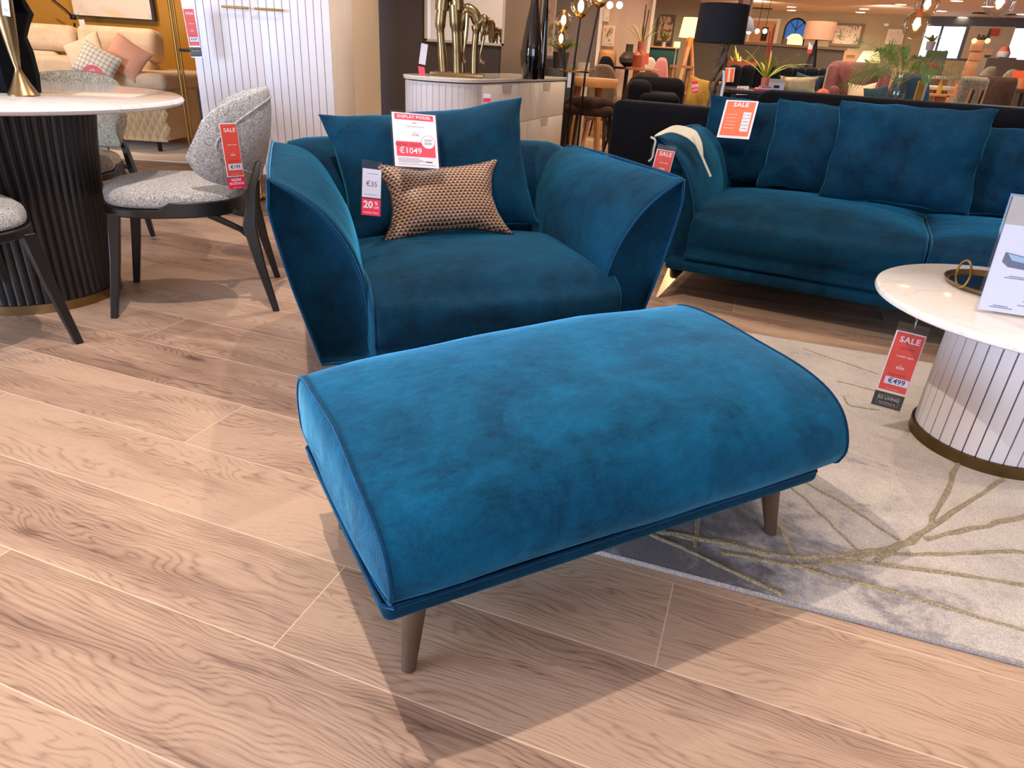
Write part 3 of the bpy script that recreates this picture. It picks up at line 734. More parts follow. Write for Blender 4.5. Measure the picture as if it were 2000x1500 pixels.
for i in range(25):
    t = i/24; x = -.74+2.19*t; cr = max(0, 1-(2*t-1)**2)**.25
    pr = [(.72, .2), (.73, .4), (.76, .6), (.80, .70), (.86, .735+.02*cr), (.93, .735+.02*cr), (.985, .70), (1.0, .55), (1.0, .35), (.99, .2)]
    bk.append([wob((x, y, z), .006, 4, 3) for y, z in [(p.x, p.y) for p in catmull([(a, b_, 0) for a, b_ in pr], 4, True)]])
MB().loft(bk).build('backrest', 'teal_velvet_blue', sofa, ang=180)
for lx, sx, ly, sy in ((-.675, -1, .03, -1), (1.38, 1, .03, -1), (-.675, -1, .84, 1), (1.38, 1, .84, 1)):
    top = [(lx-.035, ly), (lx+.055, ly-.01), (lx+.055, ly+.012), (lx-.035, ly+.02)]
    fx, fy = lx+.052*sx, ly+.09*sy
    bot = [(fx-.006, fy-.006), (fx+.008, fy-.006), (fx+.008, fy+.006), (fx-.006, fy+.006)]
    MB().loft([[(x, y, 0) for x, y in bot], [(x, y, .153) for x, y in top]]).build('leg', 'sofa_metal', sofa, bev=.002)
PG = 'teal back pillows on the sofa'
def spill(x, y, z, w, h, lab, seed, lean=17, tilt=0, rz=0, t=.155):
    return pillow('scatter_cushion', lab, 'teal_velvet_blue', w, h, t, pose(sw(x, y, z), SA+R(rz), R(lean), R(tilt)), pinch=.055, wr=.022, seed=seed, n=34)
spill(-.50, .615, .495, .62, .43, 'leftmost teal pillow on the sofa, carrying the orange SALE sheet', 11, 20, 2)
spill(-.14, .51, .500, .60, .43, 'second teal pillow on the sofa, half hidden behind the biggest pillow', 12, 18, 1)
spill(.185, .405, .500, .64, .46, 'widest front teal pillow in the middle of the sofa', 13, 18, -1, t=.17)
spill(.74, .58, .49, .60, .41, 'teal pillow at the right edge of the photo behind the widest one', 14, 20, -2)
spill(-.20, .80, .53, .50, .38, 'teal pillow at the very back whose top peeks between two front pillows', 15, 4, 0, t=.12)
# sheet on the leftmost pillow
def sfront(px, py, y):
    d = ray(px, py); o_ = Vector((0, 0, H)); q = (3.25+y-o_.dot(SN))/d.dot(SN); return o_+d*q
tl, tr_, bl = sfront(1419, 195, .585), sfront(1482, 198, .585), sfront(1412, 268, .47)
fm = frame_from(tl, tr_, bl); W = (tr_-tl).length; Hh = (bl-tl).length
o = thing('sale_sheet', 'orange SALE price sheet in a white border on the leftmost sofa pillow', 'sign', (0, 0, 0))
MB().box((0, -Hh/2, 0), (W, Hh, .001)).build('paper_sheet', 'paper', o, smooth=False)
MB().box((0, -Hh*.485, .0008), (W*.88, Hh*.90, .0006)).build('orange_card', 'orange_print', o, smooth=False)
mb = text_mesh([('SALE', 0, -Hh*.12, W*.20, 'CENTER', .03, 1.15)], .0013)
mb.build('white_lettering', 'paper', o, smooth=False)
MB().box((W*.26, -Hh*.56, .0013), (W*.24, Hh*.50, .0006)).build('price_column', 'paper', o, smooth=False)
mb = text_mesh([('€'+p, W*.26, -Hh*(.38+.09*i), W*.075) for i, p in enumerate(('1549', '2199', '899', '1299', '599'))]+[('corner and sofa range', 0, -Hh*.21, W*.05)], .0020)
mb.build('small_lettering', 'grey_ink', o, smooth=False)
mb = MB()
for i in range(5): rect(mb, -W*.36, -Hh*(.385+.09*i), -W*.05, -Hh*(.378+.09*i), .0013)
mb.build('small_rules', 'paper', o, smooth=False)
o.matrix_world = fm
# strap and tag on the sofa arm
st = catmull([sfront(1277, 272, -.04), sfront(1290, 266, -.0), sfront(1312, 258, .06), sfront(1335, 262, .11), sfront(1354, 272, .13), sfront(1366, 292, .12), sfront(1371, 315, .10)], 5)
wv = [.006, .024, .036, .044, .050, .034, .006]
rr = []
for i, p in enumerate(st):
    f = i/(len(st)-1)*6; a = int(min(5, f)); w_ = wv[a]+(wv[a+1]-wv[a])*(f-a)
    q = p+Vector((0, -.012, .014))
    rr.append([q+SN*(-w_)+Vector((0, 0, -w_*.35)), q+SN*(w_*.6)+Vector((0, 0, w_*.35)), q+SN*(w_*.6)+Vector((0, 0, w_*.35+.003)), q+SN*(-w_)+Vector((0, 0, -w_*.35+.003))])
so = thing('arm_strap', 'beige fabric strap draped over the left arm of the sofa', 'strap', (0, 0, 0))
MB().loft(rr).build('band', 'strap_fabric', so)
MB().tube([sfront(1354, 267, .06), sfront(1372, 308, .06), sfront(1388, 345, .06)], .0055, 8).build('rod', 'strap_fabric', so)
MB().tube(catmull([sfront(1271, 268, -.03), sfront(1280, 274, -.03), sfront(1277, 292, -.03), sfront(1274, 308, -.03), sfront(1267, 315, -.03)], 4), .005, 6).build('cord', 'strap_fabric', so)
tl, tr_, bl = sfront(1286, 281, -.06), sfront(1321, 287, -.06), sfront(1264, 352, -.10)
sale_tag('sale_tag', 'red SALE tag hanging from the left arm of the sofa', (tr_-tl).length, (bl-tl).length, frame_from(tl, tr_, bl), '€1299', '€1999', ('', 'LARGE SOFA'), clear_top=.13)
# ================================================================ dining table
DT = Vector((-2.06, 2.735, 0))
dt = thing('dining_table', 'round marble dining table on a black fluted drum pedestal with a gold foot ring', 'table', DT)
MB().lathe([(0, .772), (.655, .772), (.668, .778), (.672, .786), (.668, .795), (.660, .800), (0, .800)], n=128).build('tabletop', 'marble_white', dt)
prof = [(.300, .040), (.300, .15), (.303, .30), (.310, .45), (.322, .60), (.338, .72), (.345, .772)]
mb = MB(); rings = []
for r, z in prof:
    ring = []
    for i in range(60):
        for k in range(4):
            a = 2*math.pi*(i+k/4)/60; ring.append(((r-.010+.010*math.sin(math.pi*k/3.99))*math.cos(a), (r-.010+.010*math.sin(math.pi*k/3.99))*math.sin(a), z))
    rings.append(ring)
mb.loft(rings).build('fluted_pedestal', 'black_wood', dt, ang=70)
MB().lathe([(0, 0), (.306, 0), (.306, .038), (.298, .040), (0, .040)], n=96).build('foot_ring', 'old_brass', dt)
# chairs
def chair_parts(root, fab='grey_boucle'):
    # seat ring outline: x forward, y left
    def outl(k, dx=0):
        pts = []
        for i in range(40):
            a = 2*math.pi*i/40; ca, sa_ = math.cos(a), math.sin(a)
            ex = 2.6; r = (abs(ca)**ex+abs(sa_)**ex)**(-1/ex)
            pts.append((.03+dx+.262*k*r*ca, .258*k*r*sa_*(1+.06*ca)))
        return pts
    rings = []
    for k, z in ((.90, .432), (.985, .436), (1.0, .448), (1.0, .468), (.985, .482), (.93, .494), (.8, .502), (.55, .508), (.25, .510)):
        rings.append([(x, y, z) for x, y in outl(k)])
    MB().loft(rings).build('seat', fab, root, ang=180)
    # frame: taller at the rear, with a rounded step
    oo, ii = outl(1.03), outl(.86); top = []
    for x, y in oo: top.append(.432+.026*smooth_step(.075, .045, x))
    rings = [[(x, y, .398) for x, y in ii], [(x, y, .398) for x, y in outl(1.0)], [(x, y, .404) for x, y in oo], [(x, y, t_-.004) for (x, y), t_ in zip(oo, top)], [(x*.99, y*.99, t_) for (x, y), t_ in zip(oo, top)], [(x, y, t_) for (x, y), t_ in zip(outl(.97), top)], [(x, y, .42) for x, y in ii]]
    MB().loft(rings).build('seat_frame', 'black_wood', root, ang=30)
    def leg(pts, w, d):
        rr = []
        for p, a, b_ in zip(pts, w, d):
            p = Vector(p); rr.append([p+Vector((-a, -b_, 0)), p+Vector((a, -b_, 0)), p+Vector((a, b_, 0)), p+Vector((-a, b_, 0))])
        return MB().loft(rr)
    for s in (1, -1):
        leg([(.300, .235*s, 0), (.262, .215*s, .22), (.235, .205*s, .41)], (.0135, .018, .022), (.0135, .016, .018)).build('leg', 'black_wood', root, bev=.004)
        leg([(-.315, .238*s, 0), (-.272, .232*s, .2), (-.245, .225*s, .36), (-.268, .195*s, .50), (-.302, .150*s, .60)], (.013, .019, .026, .018, .010), (.011, .014, .015, .013, .009)).build('rear_leg', 'black_wood', root, bev=.004)
        MB().tube([(-.262, .228*s, .30), (-.21, .215*s, .345), (-.10, .22*s, .405)], [.014, .012, .014], 8).build('brace', 'black_wood', root)
        MB().tube([(-.262, .21*s, .395), (-.19, .20*s, .412)], .012, 8).build('brace', 'black_wood', root)
    # curved back shell
    NA, NZ = 28, 14; rin, rout = [], []
    def sp(a, v, off):
        cz = .660+.020*math.cos(a); hz = .182*(.66+.34*math.cos(a))*max(0, 1-(abs(a)/R(84))**7)**.5+.004
        rad = .262+off+.030*(v*.5+.5)
        z = cz+v*hz+.0
        return (-.015-rad*math.cos(a)*1.02-.045*(v*.5+.5), rad*math.sin(a)*.98, z)
    rings = []
    for i in range(NA+1):
        a = -R(83)+R(166)*i/NA; th = .030*max(.05, 1-(abs(a)/R(84))**4)**.5
        ring = []
        for k in range(20):
            q = 2*math.pi*k/20; v = math.sin(q); o_ = th*math.cos(q)*(1-.35*abs(v)**3)
            ring.append(sp(a, v, o_))
        rings.append(ring)
    b_ = MB().loft(rings).build('backrest', fab, root, ang=180)
    seam = []
    for i in range(48):
        q = 2*math.pi*i/48; a = R(66)*math.cos(q); v = .80*math.sin(q)
        seam.append(sp(a, v, .030*max(.05, 1-(abs(a)/R(84))**4)**.5*(1-.35*abs(v)**3)*max(.05, 1-v*v)**.5+.001))
    MB().tube(seam, .0035, 6, True).build('seam_piping', fab, b_)
CA = math.atan2(-.315, -.95)
c1 = thing('dining_chair', 'grey boucle dining chair with black splayed legs and a red SALE tag, nearest the armchair', 'chair', (-1.397, 2.806, 0), CA, 'boucle dining chairs round the marble table')
chair_parts(c1)
dup(c1, (-1.955, 2.11, 0), R(56), 'boucle dining chair cut off by the left edge of the photo, nearest the camera')
cC = dup(c1, (-2.27, 3.37, 0), R(-82), 'beige boucle dining chair on the far side of the marble table, behind its pedestal')
cC.scale = (1, 1, .965)
for ch in cC.children:
    for q_ in [ch]+list(ch.children):
        if q_.material_slots and q_.material_slots[0].material and q_.material_slots[0].material.name == 'grey_boucle':
            q_.material_slots[0].link = 'OBJECT'; q_.material_slots[0].material = MATS['beige_boucle']
# tag on the near chair's back
tl, tr_, bl = at(427, 241, 2.555), at(461, 240, 2.60), at(441, 372, 2.535)
sale_tag('sale_tag', 'red SALE tag reading €199 with a pink NOW IN STOCK stub on the boucle chair', (tr_-tl).length, (bl-tl).length*1.0, frame_from(tl, tr_, bl), '€199', '€239', ('', 'FABRIC CHAIR'), 'pink_print', lambda W, ys: [('NOW', 0, ys+W*.17, W*.22, 'CENTER', .03), ('IN STOCK', 0, ys-W*.03, W*.19, 'CENTER', .03), ('ask in store', 0, ys-W*.24, W*.10)], clear_top=.0)
# things on the dining table
lp = Vector((-1.852, 2.622, .801))
gl = thing('table_lamp', 'brass hourglass table lamp base standing on the marble dining table', 'lamp', lp)
MB().lathe([(0, 0), (.050, 0), (.0505, .004), (.044, .014), (.030, .040), (.0155, .072), (.0095, .088), (.0125, .105), (.018, .145), (.024, .20), (.030, .26), (.035, .32), (0, .32)], n=40).build('stem', 'old_brass', gl)
MB().lathe([(.15, .34), (.17, .34), (.12, .56), (.10, .56)], n=40).build('lamp_shade', 'blue_shade', gl)
MB().tube([(0, 0, .32), (0, 0, .50)], .006, 8).tube([(-.11, 0, .5), (.11, 0, .5)], .003, 6).tube([(0, -.11, .5), (0, .11, .5)], .003, 6).build('harp', 'old_brass', gl)
pt_ = gl.matrix_world
o = thing('swing_tag', 'small white tag tied to the brass lamp', 'tag', (0, 0, 0))
MB().box((0, -.027, 0), (.026, .055, .001)).build('card', 'paper', o, smooth=False)
o_m = MB(); rect(o_m, -.008, -.035, .009, -.034, .0008); rect(o_m, -.006, -.04, .007, -.039, .0008); o_m.build('print', 'grey_ink', o, smooth=False)
o.matrix_world = frame_from(at(0, -6, 2.56), at(18, -2, 2.56), at(10, 26, 2.56))
bv = thing('faceted_vase', 'tall black faceted vase behind the brass lamp on the dining table', 'vase', (-1.955, 2.74, .801))
MB().lathe([(0, 0), (.075, 0), (.082, .06), (.080, .14), (.070, .19), (.085, .225), (.108, .268), (.085, .33), (.04, .40), (0, .40)], n=9).build('body', 'matte_black', bv, smooth=False)
# ================================================================ wardrobe
WR = thing('wardrobe', 'tall white ribbed two-door wardrobe with brass handles on a brass frame', 'wardrobe', (-1.995, 4.35, 0), R(1))
ww, wd, z0, z1 = .815, .55, .262, 2.05
MB().box((ww/2, wd/2+.02, (z0+z1)/2), (ww, wd, z1-z0), None, .004).build('carcass', 'ribbed_cream', WR)
for k, (a, b_) in enumerate(((.003, ww/2-.0015), (ww/2+.0015, ww-.003))):
    d = MB().box(((a+b_)/2, .008, (z0+z1)/2), (b_-a, .02, z1-z0-.006), None, .002).build('door', 'ribbed_white', WR)
    g = MB()
    for i in range(1, 9):
        x = a+(b_-a)*i/9+(.0 if k else 0); g.box((x, -.0025, (z0+z1)/2), (.0024, .002, z1-z0-.008))
    g.build('groove', 'groove', d, smooth=False)
    hx = (.243, .361) if k == 0 else (.430, .558)
    MB().tube([(hx[0]-.035, -.03, 1.187), (hx[1], -.03, 1.187)], .006, 10).tube([(hx[0]-.01, -.03, 1.187), (hx[0]-.01, 0, 1.187)], .004, 6).tube([(hx[1]-.02, -.03, 1.187), (hx[1]-.02, 0, 1.187)], .004, 6).build('handle', 'brass', d)
fr = MB()
for x in (.13, .42, ww-.13):
    for y in (.03, .50): fr.tube([(x, y, 0.008), (x, y, z0)], .009, 6)
fr.tube([(.13, .03, .008), (ww-.13, .03, .008), (ww-.13, .5, .008), (.13, .5, .008)], .009, 6, True).tube([(.13, .03, .13), (ww-.13, .03, .13)], .008, 6).tube([(.05, .03, z0-.008), (ww-.05, .03, z0-.008), (ww-.05, .5, z0-.008), (.05, .5, z0-.008)], .008, 6, True)
fr.build('brass_frame', 'brass', WR)
tl, tr_, bl = at(352, 0, 4.22), at(376, 0, 4.22), at(366, 112, 4.22)
sale_tag('sale_tag', 'red SALE tag reading €499 hanging at the left edge of the white wardrobe', (tr_-tl).length*.9, (bl-tl).length, frame_from(tl, tr_, bl), '€499', '€599', ('', 'WARDROBE'), 'dark_card', lambda W, ys: [('EZ LIVING', 0, ys+W*.07, W*.155, 'CENTER', .02), ('furniture', 0, ys-W*.10, W*.12, 'CENTER', .01, 1.25)], clear_top=.14)
# ================================================================ sideboard with rounded end
sdr = Vector((.3349, .9422, 0)); srr = Vector((.9422, -.3349, 0))
SB0 = Vector((-.304, 4.43, 0))
sb = thing('sideboard', 'cream ribbed sideboard with a rounded end and marble top behind the armchair', 'sideboard', SB0, math.atan2(sdr.y, sdr.x))
# local x = along d (away), y = to the left (back side); front (drawers) at y=0
Lx, Dp = 1.72, .48
def sb_out(e=0):
    P = [(Lx+e, -e), (0, -e)]
    for i in range(1, 20):
        a = math.pi*i/20; P.append((-(.24+e)*math.sin(a), Dp/2-(Dp/2+e)*math.cos(a)))
    P += [(0, Dp+e), (Lx+e, Dp+e)]; return P
MB().loft([[(x, y, .10) for x, y in sb_out()], [(x, y, .865) for x, y in sb_out()]]).build('body', 'ribbed_white', sb, ang=30)
MB().loft([[(x, y, .872) for x, y in sb_out(.012)], [(x, y, .890) for x, y in sb_out(.016)], [(x, y, .893) for x, y in sb_out(.012)]]).build('marble_top', 'marble_warm', sb, ang=30)
MB().loft([[(x, y, 0) for x, y in sb_out(-.03)], [(x, y, .10) for x, y in sb_out(-.03)]]).build('plinth', 'dark_brass', sb, ang=30)
g = MB()
for i in range(1, 20):
    a = math.pi*i/20
    g.box((-.2405*math.sin(a), Dp/2-(Dp/2+.0005)*math.cos(a), .482), (.003, .003, .75))
g.build('groove', 'pastel_grey', sb, smooth=False)
for j in range(3):
    for k in range(2):
        x0, x1 = .012+k*Lx/2, Lx/2-.004+k*Lx/2; zb = .112+j*.2505; zt = zb+.247
        d = MB().box(((x0+x1)/2, -.004, (zb+zt)/2), (x1-x0, .012, zt-zb), None, .002).build('drawer', 'ribbed_cream', sb)
        g = MB()
        for i in range(1, 12): g.box((x0+(x1-x0)*i/12, -.0105, (zb+zt)/2), (.002, .0015, zt-zb-.004))
        g.build('groove', 'white_plastic', d, smooth=False)
        hx = (.40 if k == 0 else .36)+x0
        MB().poly([(hx-.09, -.0112, zt-.002), (hx+.09, -.0112, zt-.002), (hx+.065, -.0112, zt-.052), (hx-.065, -.0112, zt-.052)], .002, (0, -1, 0)).build('finger_pull', 'pastel_grey', d, smooth=False)
def stag(name, lab, tl, tr_, bl, parts):
    fm = frame_from(tl, tr_, bl); W = (tr_-tl).length; Hh = (bl-tl).length
    o = thing(name, lab, 'tag', (0, 0, 0))
    for nm, mt, y0, y1 in parts: MB().box((0, -Hh*(y0+y1)/2, 0), (W, Hh*(y1-y0), .001)).build(nm, mt, o, smooth=False)
    o.matrix_world = fm; return o
o = stag('swing_tag', 'white and rose tag hanging over the far-left top edge of the sideboard', at(823, 84, 4.42), at(836, 87, 4.42), at(823, 125, 4.42), [('card', 'paper', 0, 1)])
MB().poly([(-.022, -.125, .0), (.018, -.125, .0), (.036, -.185, .02), (.0, -.188, .02)], .001, (0, 0, 1)).build('rose_end', 'rose_print', o, smooth=False)
tl, tr_, bl = at(944, 183, 4.28), at(958, 183, 4.28), at(944, 222, 4.28)
o = stag('swing_tag', 'small white and red tag on the drawer front of the sideboard', tl, tr_, bl, [('card', 'paper', 0, .22), ('red_card', 'rose_print', .22, 1.0)])
text_mesh([('SALE', 0, -.05, .018)], .001).build('white_lettering', 'paper', o, smooth=False)
# gold animal sculpture
gp = at(893, 146, 4.62); gz = .894
sc_ = thing('animal_sculpture', 'tall polished brass abstract sculpture of long-legged animals with hanging arms on the sideboard', 'sculpture', (at(893, 144, 4.62).x, 4.62, gz))
px0 = at(893, 144, 4.62)
def gpnt(px, py, dy=0): p = at(px, py, 4.62+dy); return p-Vector((px0.x, 4.62, gz))
e0, e1 = gpnt(843, 137), gpnt(946, 144)
MB().box(((e0.x+e1.x)/2, .0, .011), ((e1.x-e0.x), .15, .022), None, .004).build('plinth', 'old_brass', sc_)
for a, b_, c, r0, dy in ((866, 863, 860, .032, -.03), (893, 892, 890, .036, -.04), (903, 901, 900, .024, .03), (926, 927, 930, .027, -.02)):
    p0 = gpnt(a, 138, dy); p0.z = .02
    top = 10 if a < 915 else 48
    MB().tube(catmull([p0, gpnt(b_, 95, dy), gpnt(c, max(50, top+10), dy), gpnt(c+(4 if a < 880 else -2), top, dy)], 5), [r0*.85]*5+[r0*.75]*5+[r0*1.0]*6, 14).build('leg', 'old_brass', sc_)
MB().tube(catmull([gpnt(863, 20, -.03), gpnt(866, -4, -.03), gpnt(880, -14, -.03), gpnt(892, -2, -.03), gpnt(893, 20, -.03)], 5), [.042]*21, 16).build('body', 'old_brass', sc_)
MB().tube(catmull([gpnt(900, 60, -.01), gpnt(902, 40, -.01), gpnt(910, 20, -.01), gpnt(926, 27, -.01), gpnt(934, 45, -.01), gpnt(944, 32, -.01)], 5), [.02, .022, .024, .026, .028, .03, .03, .03, .03, .032, .034, .036, .036, .036, .034, .034, .034, .032, .032, .030, .03, .028, .026, .026, .024, .022][:26], 16).build('body', 'old_brass', sc_)
MB().ball(gpnt(945, 40, -.01), (.030, .024, .034), 8).ball(gpnt(942, 58, -.02), (.013, .01, .036), 6).ball(gpnt(951, 58, 0), (.012, .01, .034), 6).build('head', 'old_brass', sc_)
MB().tube(catmull([gpnt(914, 10, -.03), gpnt(911, 60, -.03), gpnt(907, 95, -.03), gpnt(904, 112, -.03), gpnt(909, 122, -.03)], 5), [.012]*8+[.008]*8+[.011]*5, 8).build('arm', 'old_brass', sc_)
MB().tube(catmull([gpnt(947, 48, -.01), gpnt(944, 80, -.01), gpnt(938, 108, -.01), gpnt(940, 120, -.01), gpnt(946, 124, -.01)], 5), [.007]*14+[.010]*7, 8).build('arm', 'old_brass', sc_)
# black vases on the sideboard
vp = at(1036, 140, 4.9)
vz = thing('vase', 'tall glossy black vase on the right part of the sideboard top', 'vase', (vp.x, 4.98, .894))
MB().lathe([(0, 0), (.050, 0), (.054, .01), (.062, .06), (.072, .13), (.073, .16), (.066, .23), (.050, .33), (.030, .43), (.022, .50), (.026, .56), (.018, .56), (0, .5)], n=24).build('body', 'black_gloss', vz, ang=60)
v2 = thing('vase', 'slim dark glass vase just right of the glossy black vase', 'vase', (vp.x+.075, 5.12, .894))
MB().lathe([(0, 0), (.022, 0), (.024, .01), (.030, .12), (.026, .28), (.018, .45), (.014, .56), (0, .56)], n=24).build('body', 'black_gloss', v2)
# ================================================================ shell
CZ = 2.72
fl = MB().box((2, 11, -.05), (26, 34, .10)).build('floor', 'oak_planks', smooth=False); struct(fl)
struct(bx((2, 11, CZ+.05), (26, 34, .1), 'ceiling', 'ceiling_paint', None, 0))
def wall(name, x0, y0, x1, y1, mat, h=None, th=.10, z0=0):
    a = Vector((x0, y0, 0)); b = Vector((x1, y1, 0)); d = b-a; h = h or CZ
    r = rotz(math.atan2(d.y, d.x)); n = Vector((-d.y, d.x, 0)).normalized()
    c = (a+b)/2+n*th/2+Vector((0, 0, z0+(h-z0)/2))
    return struct(bx(c, (d.length, th, h-z0), name, mat, None, 0, rot=r, smooth=False))
wall('wall_left', -8.0, 8.25, -1.45, 8.25, 'yellow_paint')
wall('wall_outer_left', -9.5, -5, -9.5, 27, 'cream_paint', th=.1)
wall('wall_outer_right', 14.6, 27.5, 14.6, -5, 'cream_paint')
wall('wall_front', 14.6, -5, -9.5, -5, 'cream_paint')
wall('wall_partition', -1.50, 4.95, -1.50, 6.12, 'cream_paint', th=-.24)
wall('wall_mirror', -1.62, 6.50, -.277, 6.50, 'charcoal_paint')
wall('wall_column', -.277, 6.46, .03, 6.50, 'taupe_paint', th=.3)
# far walls: measured from the wall / ceiling line of the photo
fa, fb, fc = Vector((2.4, 26.8, 0)), at(1462, 22, 25.2), at(1815, 36, 22.6)
wall('wall_back', 2.4, 26.8, fc.x, fc.y, 'olive_paint')
wd_ = fc; we = at(2060, 52, 20.8)
wl = Vector((we.x-wd_.x, we.y-wd_.y, 0)); wn = Vector((-wl.y, wl.x, 0)).normalized(); wang = math.atan2(wl.y, wl.x); wu = wl.normalized()
# window wall with real openings
def onw(px, py):
    d = ray(px, py); o_ = Vector((0, 0, H)); N = wn; q = (Vector((wd_.x, wd_.y, 0))-o_).dot(N)/d.dot(N); p = o_+d*q
    return (p-Vector((wd_.x, wd_.y, 0))).dot(wu), p.z
s0, zt = onw(1806, 46); s1, _ = onw(1893, 50); _, zb = onw(1795, 115); s2, _ = onw(1968, 52); LW = wl.length+4
def wpiece(name, a, b, z0, z1, mat):
    c = Vector((wd_.x, wd_.y, 0))+wu*(a+b)/2+wn*.06+Vector((0, 0, (z0+z1)/2))
    return struct(bx(c, (b-a, .12, z1-z0), name, mat, None, 0, rot=rotz(wang), smooth=False))
wpiece('wall_right', -.05, LW, 0, zb, 'peach_paint'); wpiece('wall_right', -.05, LW, zt, CZ, 'bluegrey_paint')
wpiece('wall_right', -.05, s0, zb, zt, 'peach_paint'); wpiece('wall_right', s1, s2, zb, zt, 'bluegrey_paint')
emis('sky_glow', RGB(214, 232, 255), 3.2)
c = Vector((wd_.x, wd_.y, 0))+wu*(s0+LW)/2+wn*.6+Vector((0, 0, 1.8)); 
o = bx(c, (LW-s0+1, .05, 2.2), 'window_backdrop_sky', 'sky_glow', None, 0, rot=rotz(wang), smooth=False); o['kind'] = 'structure'; o.name = 'sky_panel'  # glowing sky panel added outside the panes
for nm, a, b in (('window_1', s0, s1), ('window_2', s2, LW)):
    r = thing(nm, 'x', 'x', (0, 0, 0)); del r['label']; del r['category']; r['kind'] = 'structure'
    q = MB(); rot = rotz(wang); base = Vector((wd_.x, wd_.y, 0))+wn*.04
    for u0, u1, za, zc in ((a, b, zb, zb+.06), (a, b, zt-.06, zt), (a, a+.06, zb, zt), (b-.06, b, zb, zt), (a+(b-a)*.40, a+(b-a)*.40+.06, zb, zt)):
        q.box(base+wu*(u0+u1)/2+Vector((0, 0, (za+zc)/2)), (u1-u0, .06, zc-za), rot)
    q.build('window_frame', 'slate', r, smooth=False)
    MB().box(base+wu*(a+b)/2+Vector((0, 0, (zb+zt)/2)), (b-a, .008, zt-zb), rot).build('glass_pane', 'clear_glass', r, smooth=False)
def fbox(x0, yt, x1, Y, dep, name, mat, par=None, yb=None, z0=None, bev=.02, seg=3, yl=None):
    """box whose front face spans the pixels x0..x1 at depth Y, top at pixel row yt"""
    xm = (x0+x1)/2; t_ = at(xm, yt, Y); w = (x1-x0)*S(Y)
    zb_ = at(xm, yb, Y).z if yb is not None else (z0 if z0 is not None else 0)
    o = Vector(par.location) if par else Vector(); ya = -math.atan2(t_.x, Y)*.9; r = rotz(ya); c = Vector((t_.x, Y, 0))+r @ Vector((0, dep/2, 0))
    return MB().box((c.x-o.x, c.y-o.y, (t_.z+zb_)/2-o.z), (w, dep, t_.z-zb_), r, bev, seg).build(name, mat, par, ang=60)
def wpx(px, Y): return at(px, 110, Y).x
# mid-distance walls
def vwall(name, px0, px1, Y, mat, h=None, th=.1, z0=0): return wall(name, at(px0, 60, Y).x, Y, at(px1, 60, Y).x, Y, mat, h, th, z0)
vwall('wall_rear_grey', 1040, 1168, 12.0, 'grey_paint')
vwall('trim_1', 1168, 1175, 11.95, 'white_paint', th=.16)
vwall('wall_rear_peach', 1175, 1268, 12.0, 'peach_paint')
vwall('trim_2', 1268, 1274, 11.95, 'white_paint', th=.16)
vwall('wall_column_white', 1441, 1461, 17.0, 'white_paint', th=.4)
zt_ = at(1500, 84, 13.5).z
o = MB().box(((at(1358, 84, 13.5).x+at(1652, 84, 13.5).x)/2, 13.65, zt_/2-.02), (294*S(13.5), .2, zt_-.04)).build('wall_half', 'halfwall_paint', None, smooth=False); struct(o)
o = MB().box(((at(1358, 84, 13.5).x+at(1652, 84, 13.5).x)/2, 13.65, zt_-.02), (298*S(13.5), .28, .04)).build('trim_3', 'taupe_paint', None, smooth=False); struct(o)
o = MB().box((at(1985, 116, 12).x, 12.1, at(1985, 116, 12).z/2), (110*S(12), .2, at(1985, 116, 12).z)).build('wall_low', 'grey_paint', None, smooth=False); struct(o)
# door on the far wall
dd_ = (Vector((fc.x, fc.y, 0))-fa); dang = math.atan2(dd_.y, dd_.x); du = Vector((dd_.x, dd_.y, 0)).normalized(); dn_ = Vector((-du.y, du.x, 0))
def onb(px, py, off=-.03):
    d = ray(px, py); o_ = Vector((0, 0, H)); q = (fa+dn_*off-o_).dot(dn_)/d.dot(dn_); return o_+d*q
def bpanel(name, x0, y0, x1, y1, mat, th=.04, off=-.03, par=None, z0=None, **k):
    p = onb(x0, y0, off); q = onb(x1, (y0+y1)/2, off); r = onb((x0+x1)/2, y1, off); w = (Vector((q.x-p.x, q.y-p.y, 0))).length; zb_ = r.z if z0 is None else z0
    zt2 = onb((x0+x1)/2, y0, off).z
    c = Vector(((p.x+q.x)/2, (p.y+q.y)/2, (zt2+zb_)/2)); o_ = Vector(par.location) if par else Vector()
    return MB().box(c-o_, (w, th, zt2-zb_), rotz(dang)).build(name, mat, par, smooth=False)
r = thing('door_1', 'x', 'x', onb(1495, 80)); del r['label']; del r['category']; r['kind'] = 'structure'
r.location = (r.location.x, r.location.y, 0)
bpanel('door_frame', 1464, 36, 1521, 84, 'white_paint', .06, -.03, r, 0)
bpanel('door_panel', 1470, 41, 1514, 84, 'peach_wood', .05, -.06, r, 0.02)
bpanel('door_glass', 1490, 53, 1499, 80, 'dark_brown', .03, -.09, r)
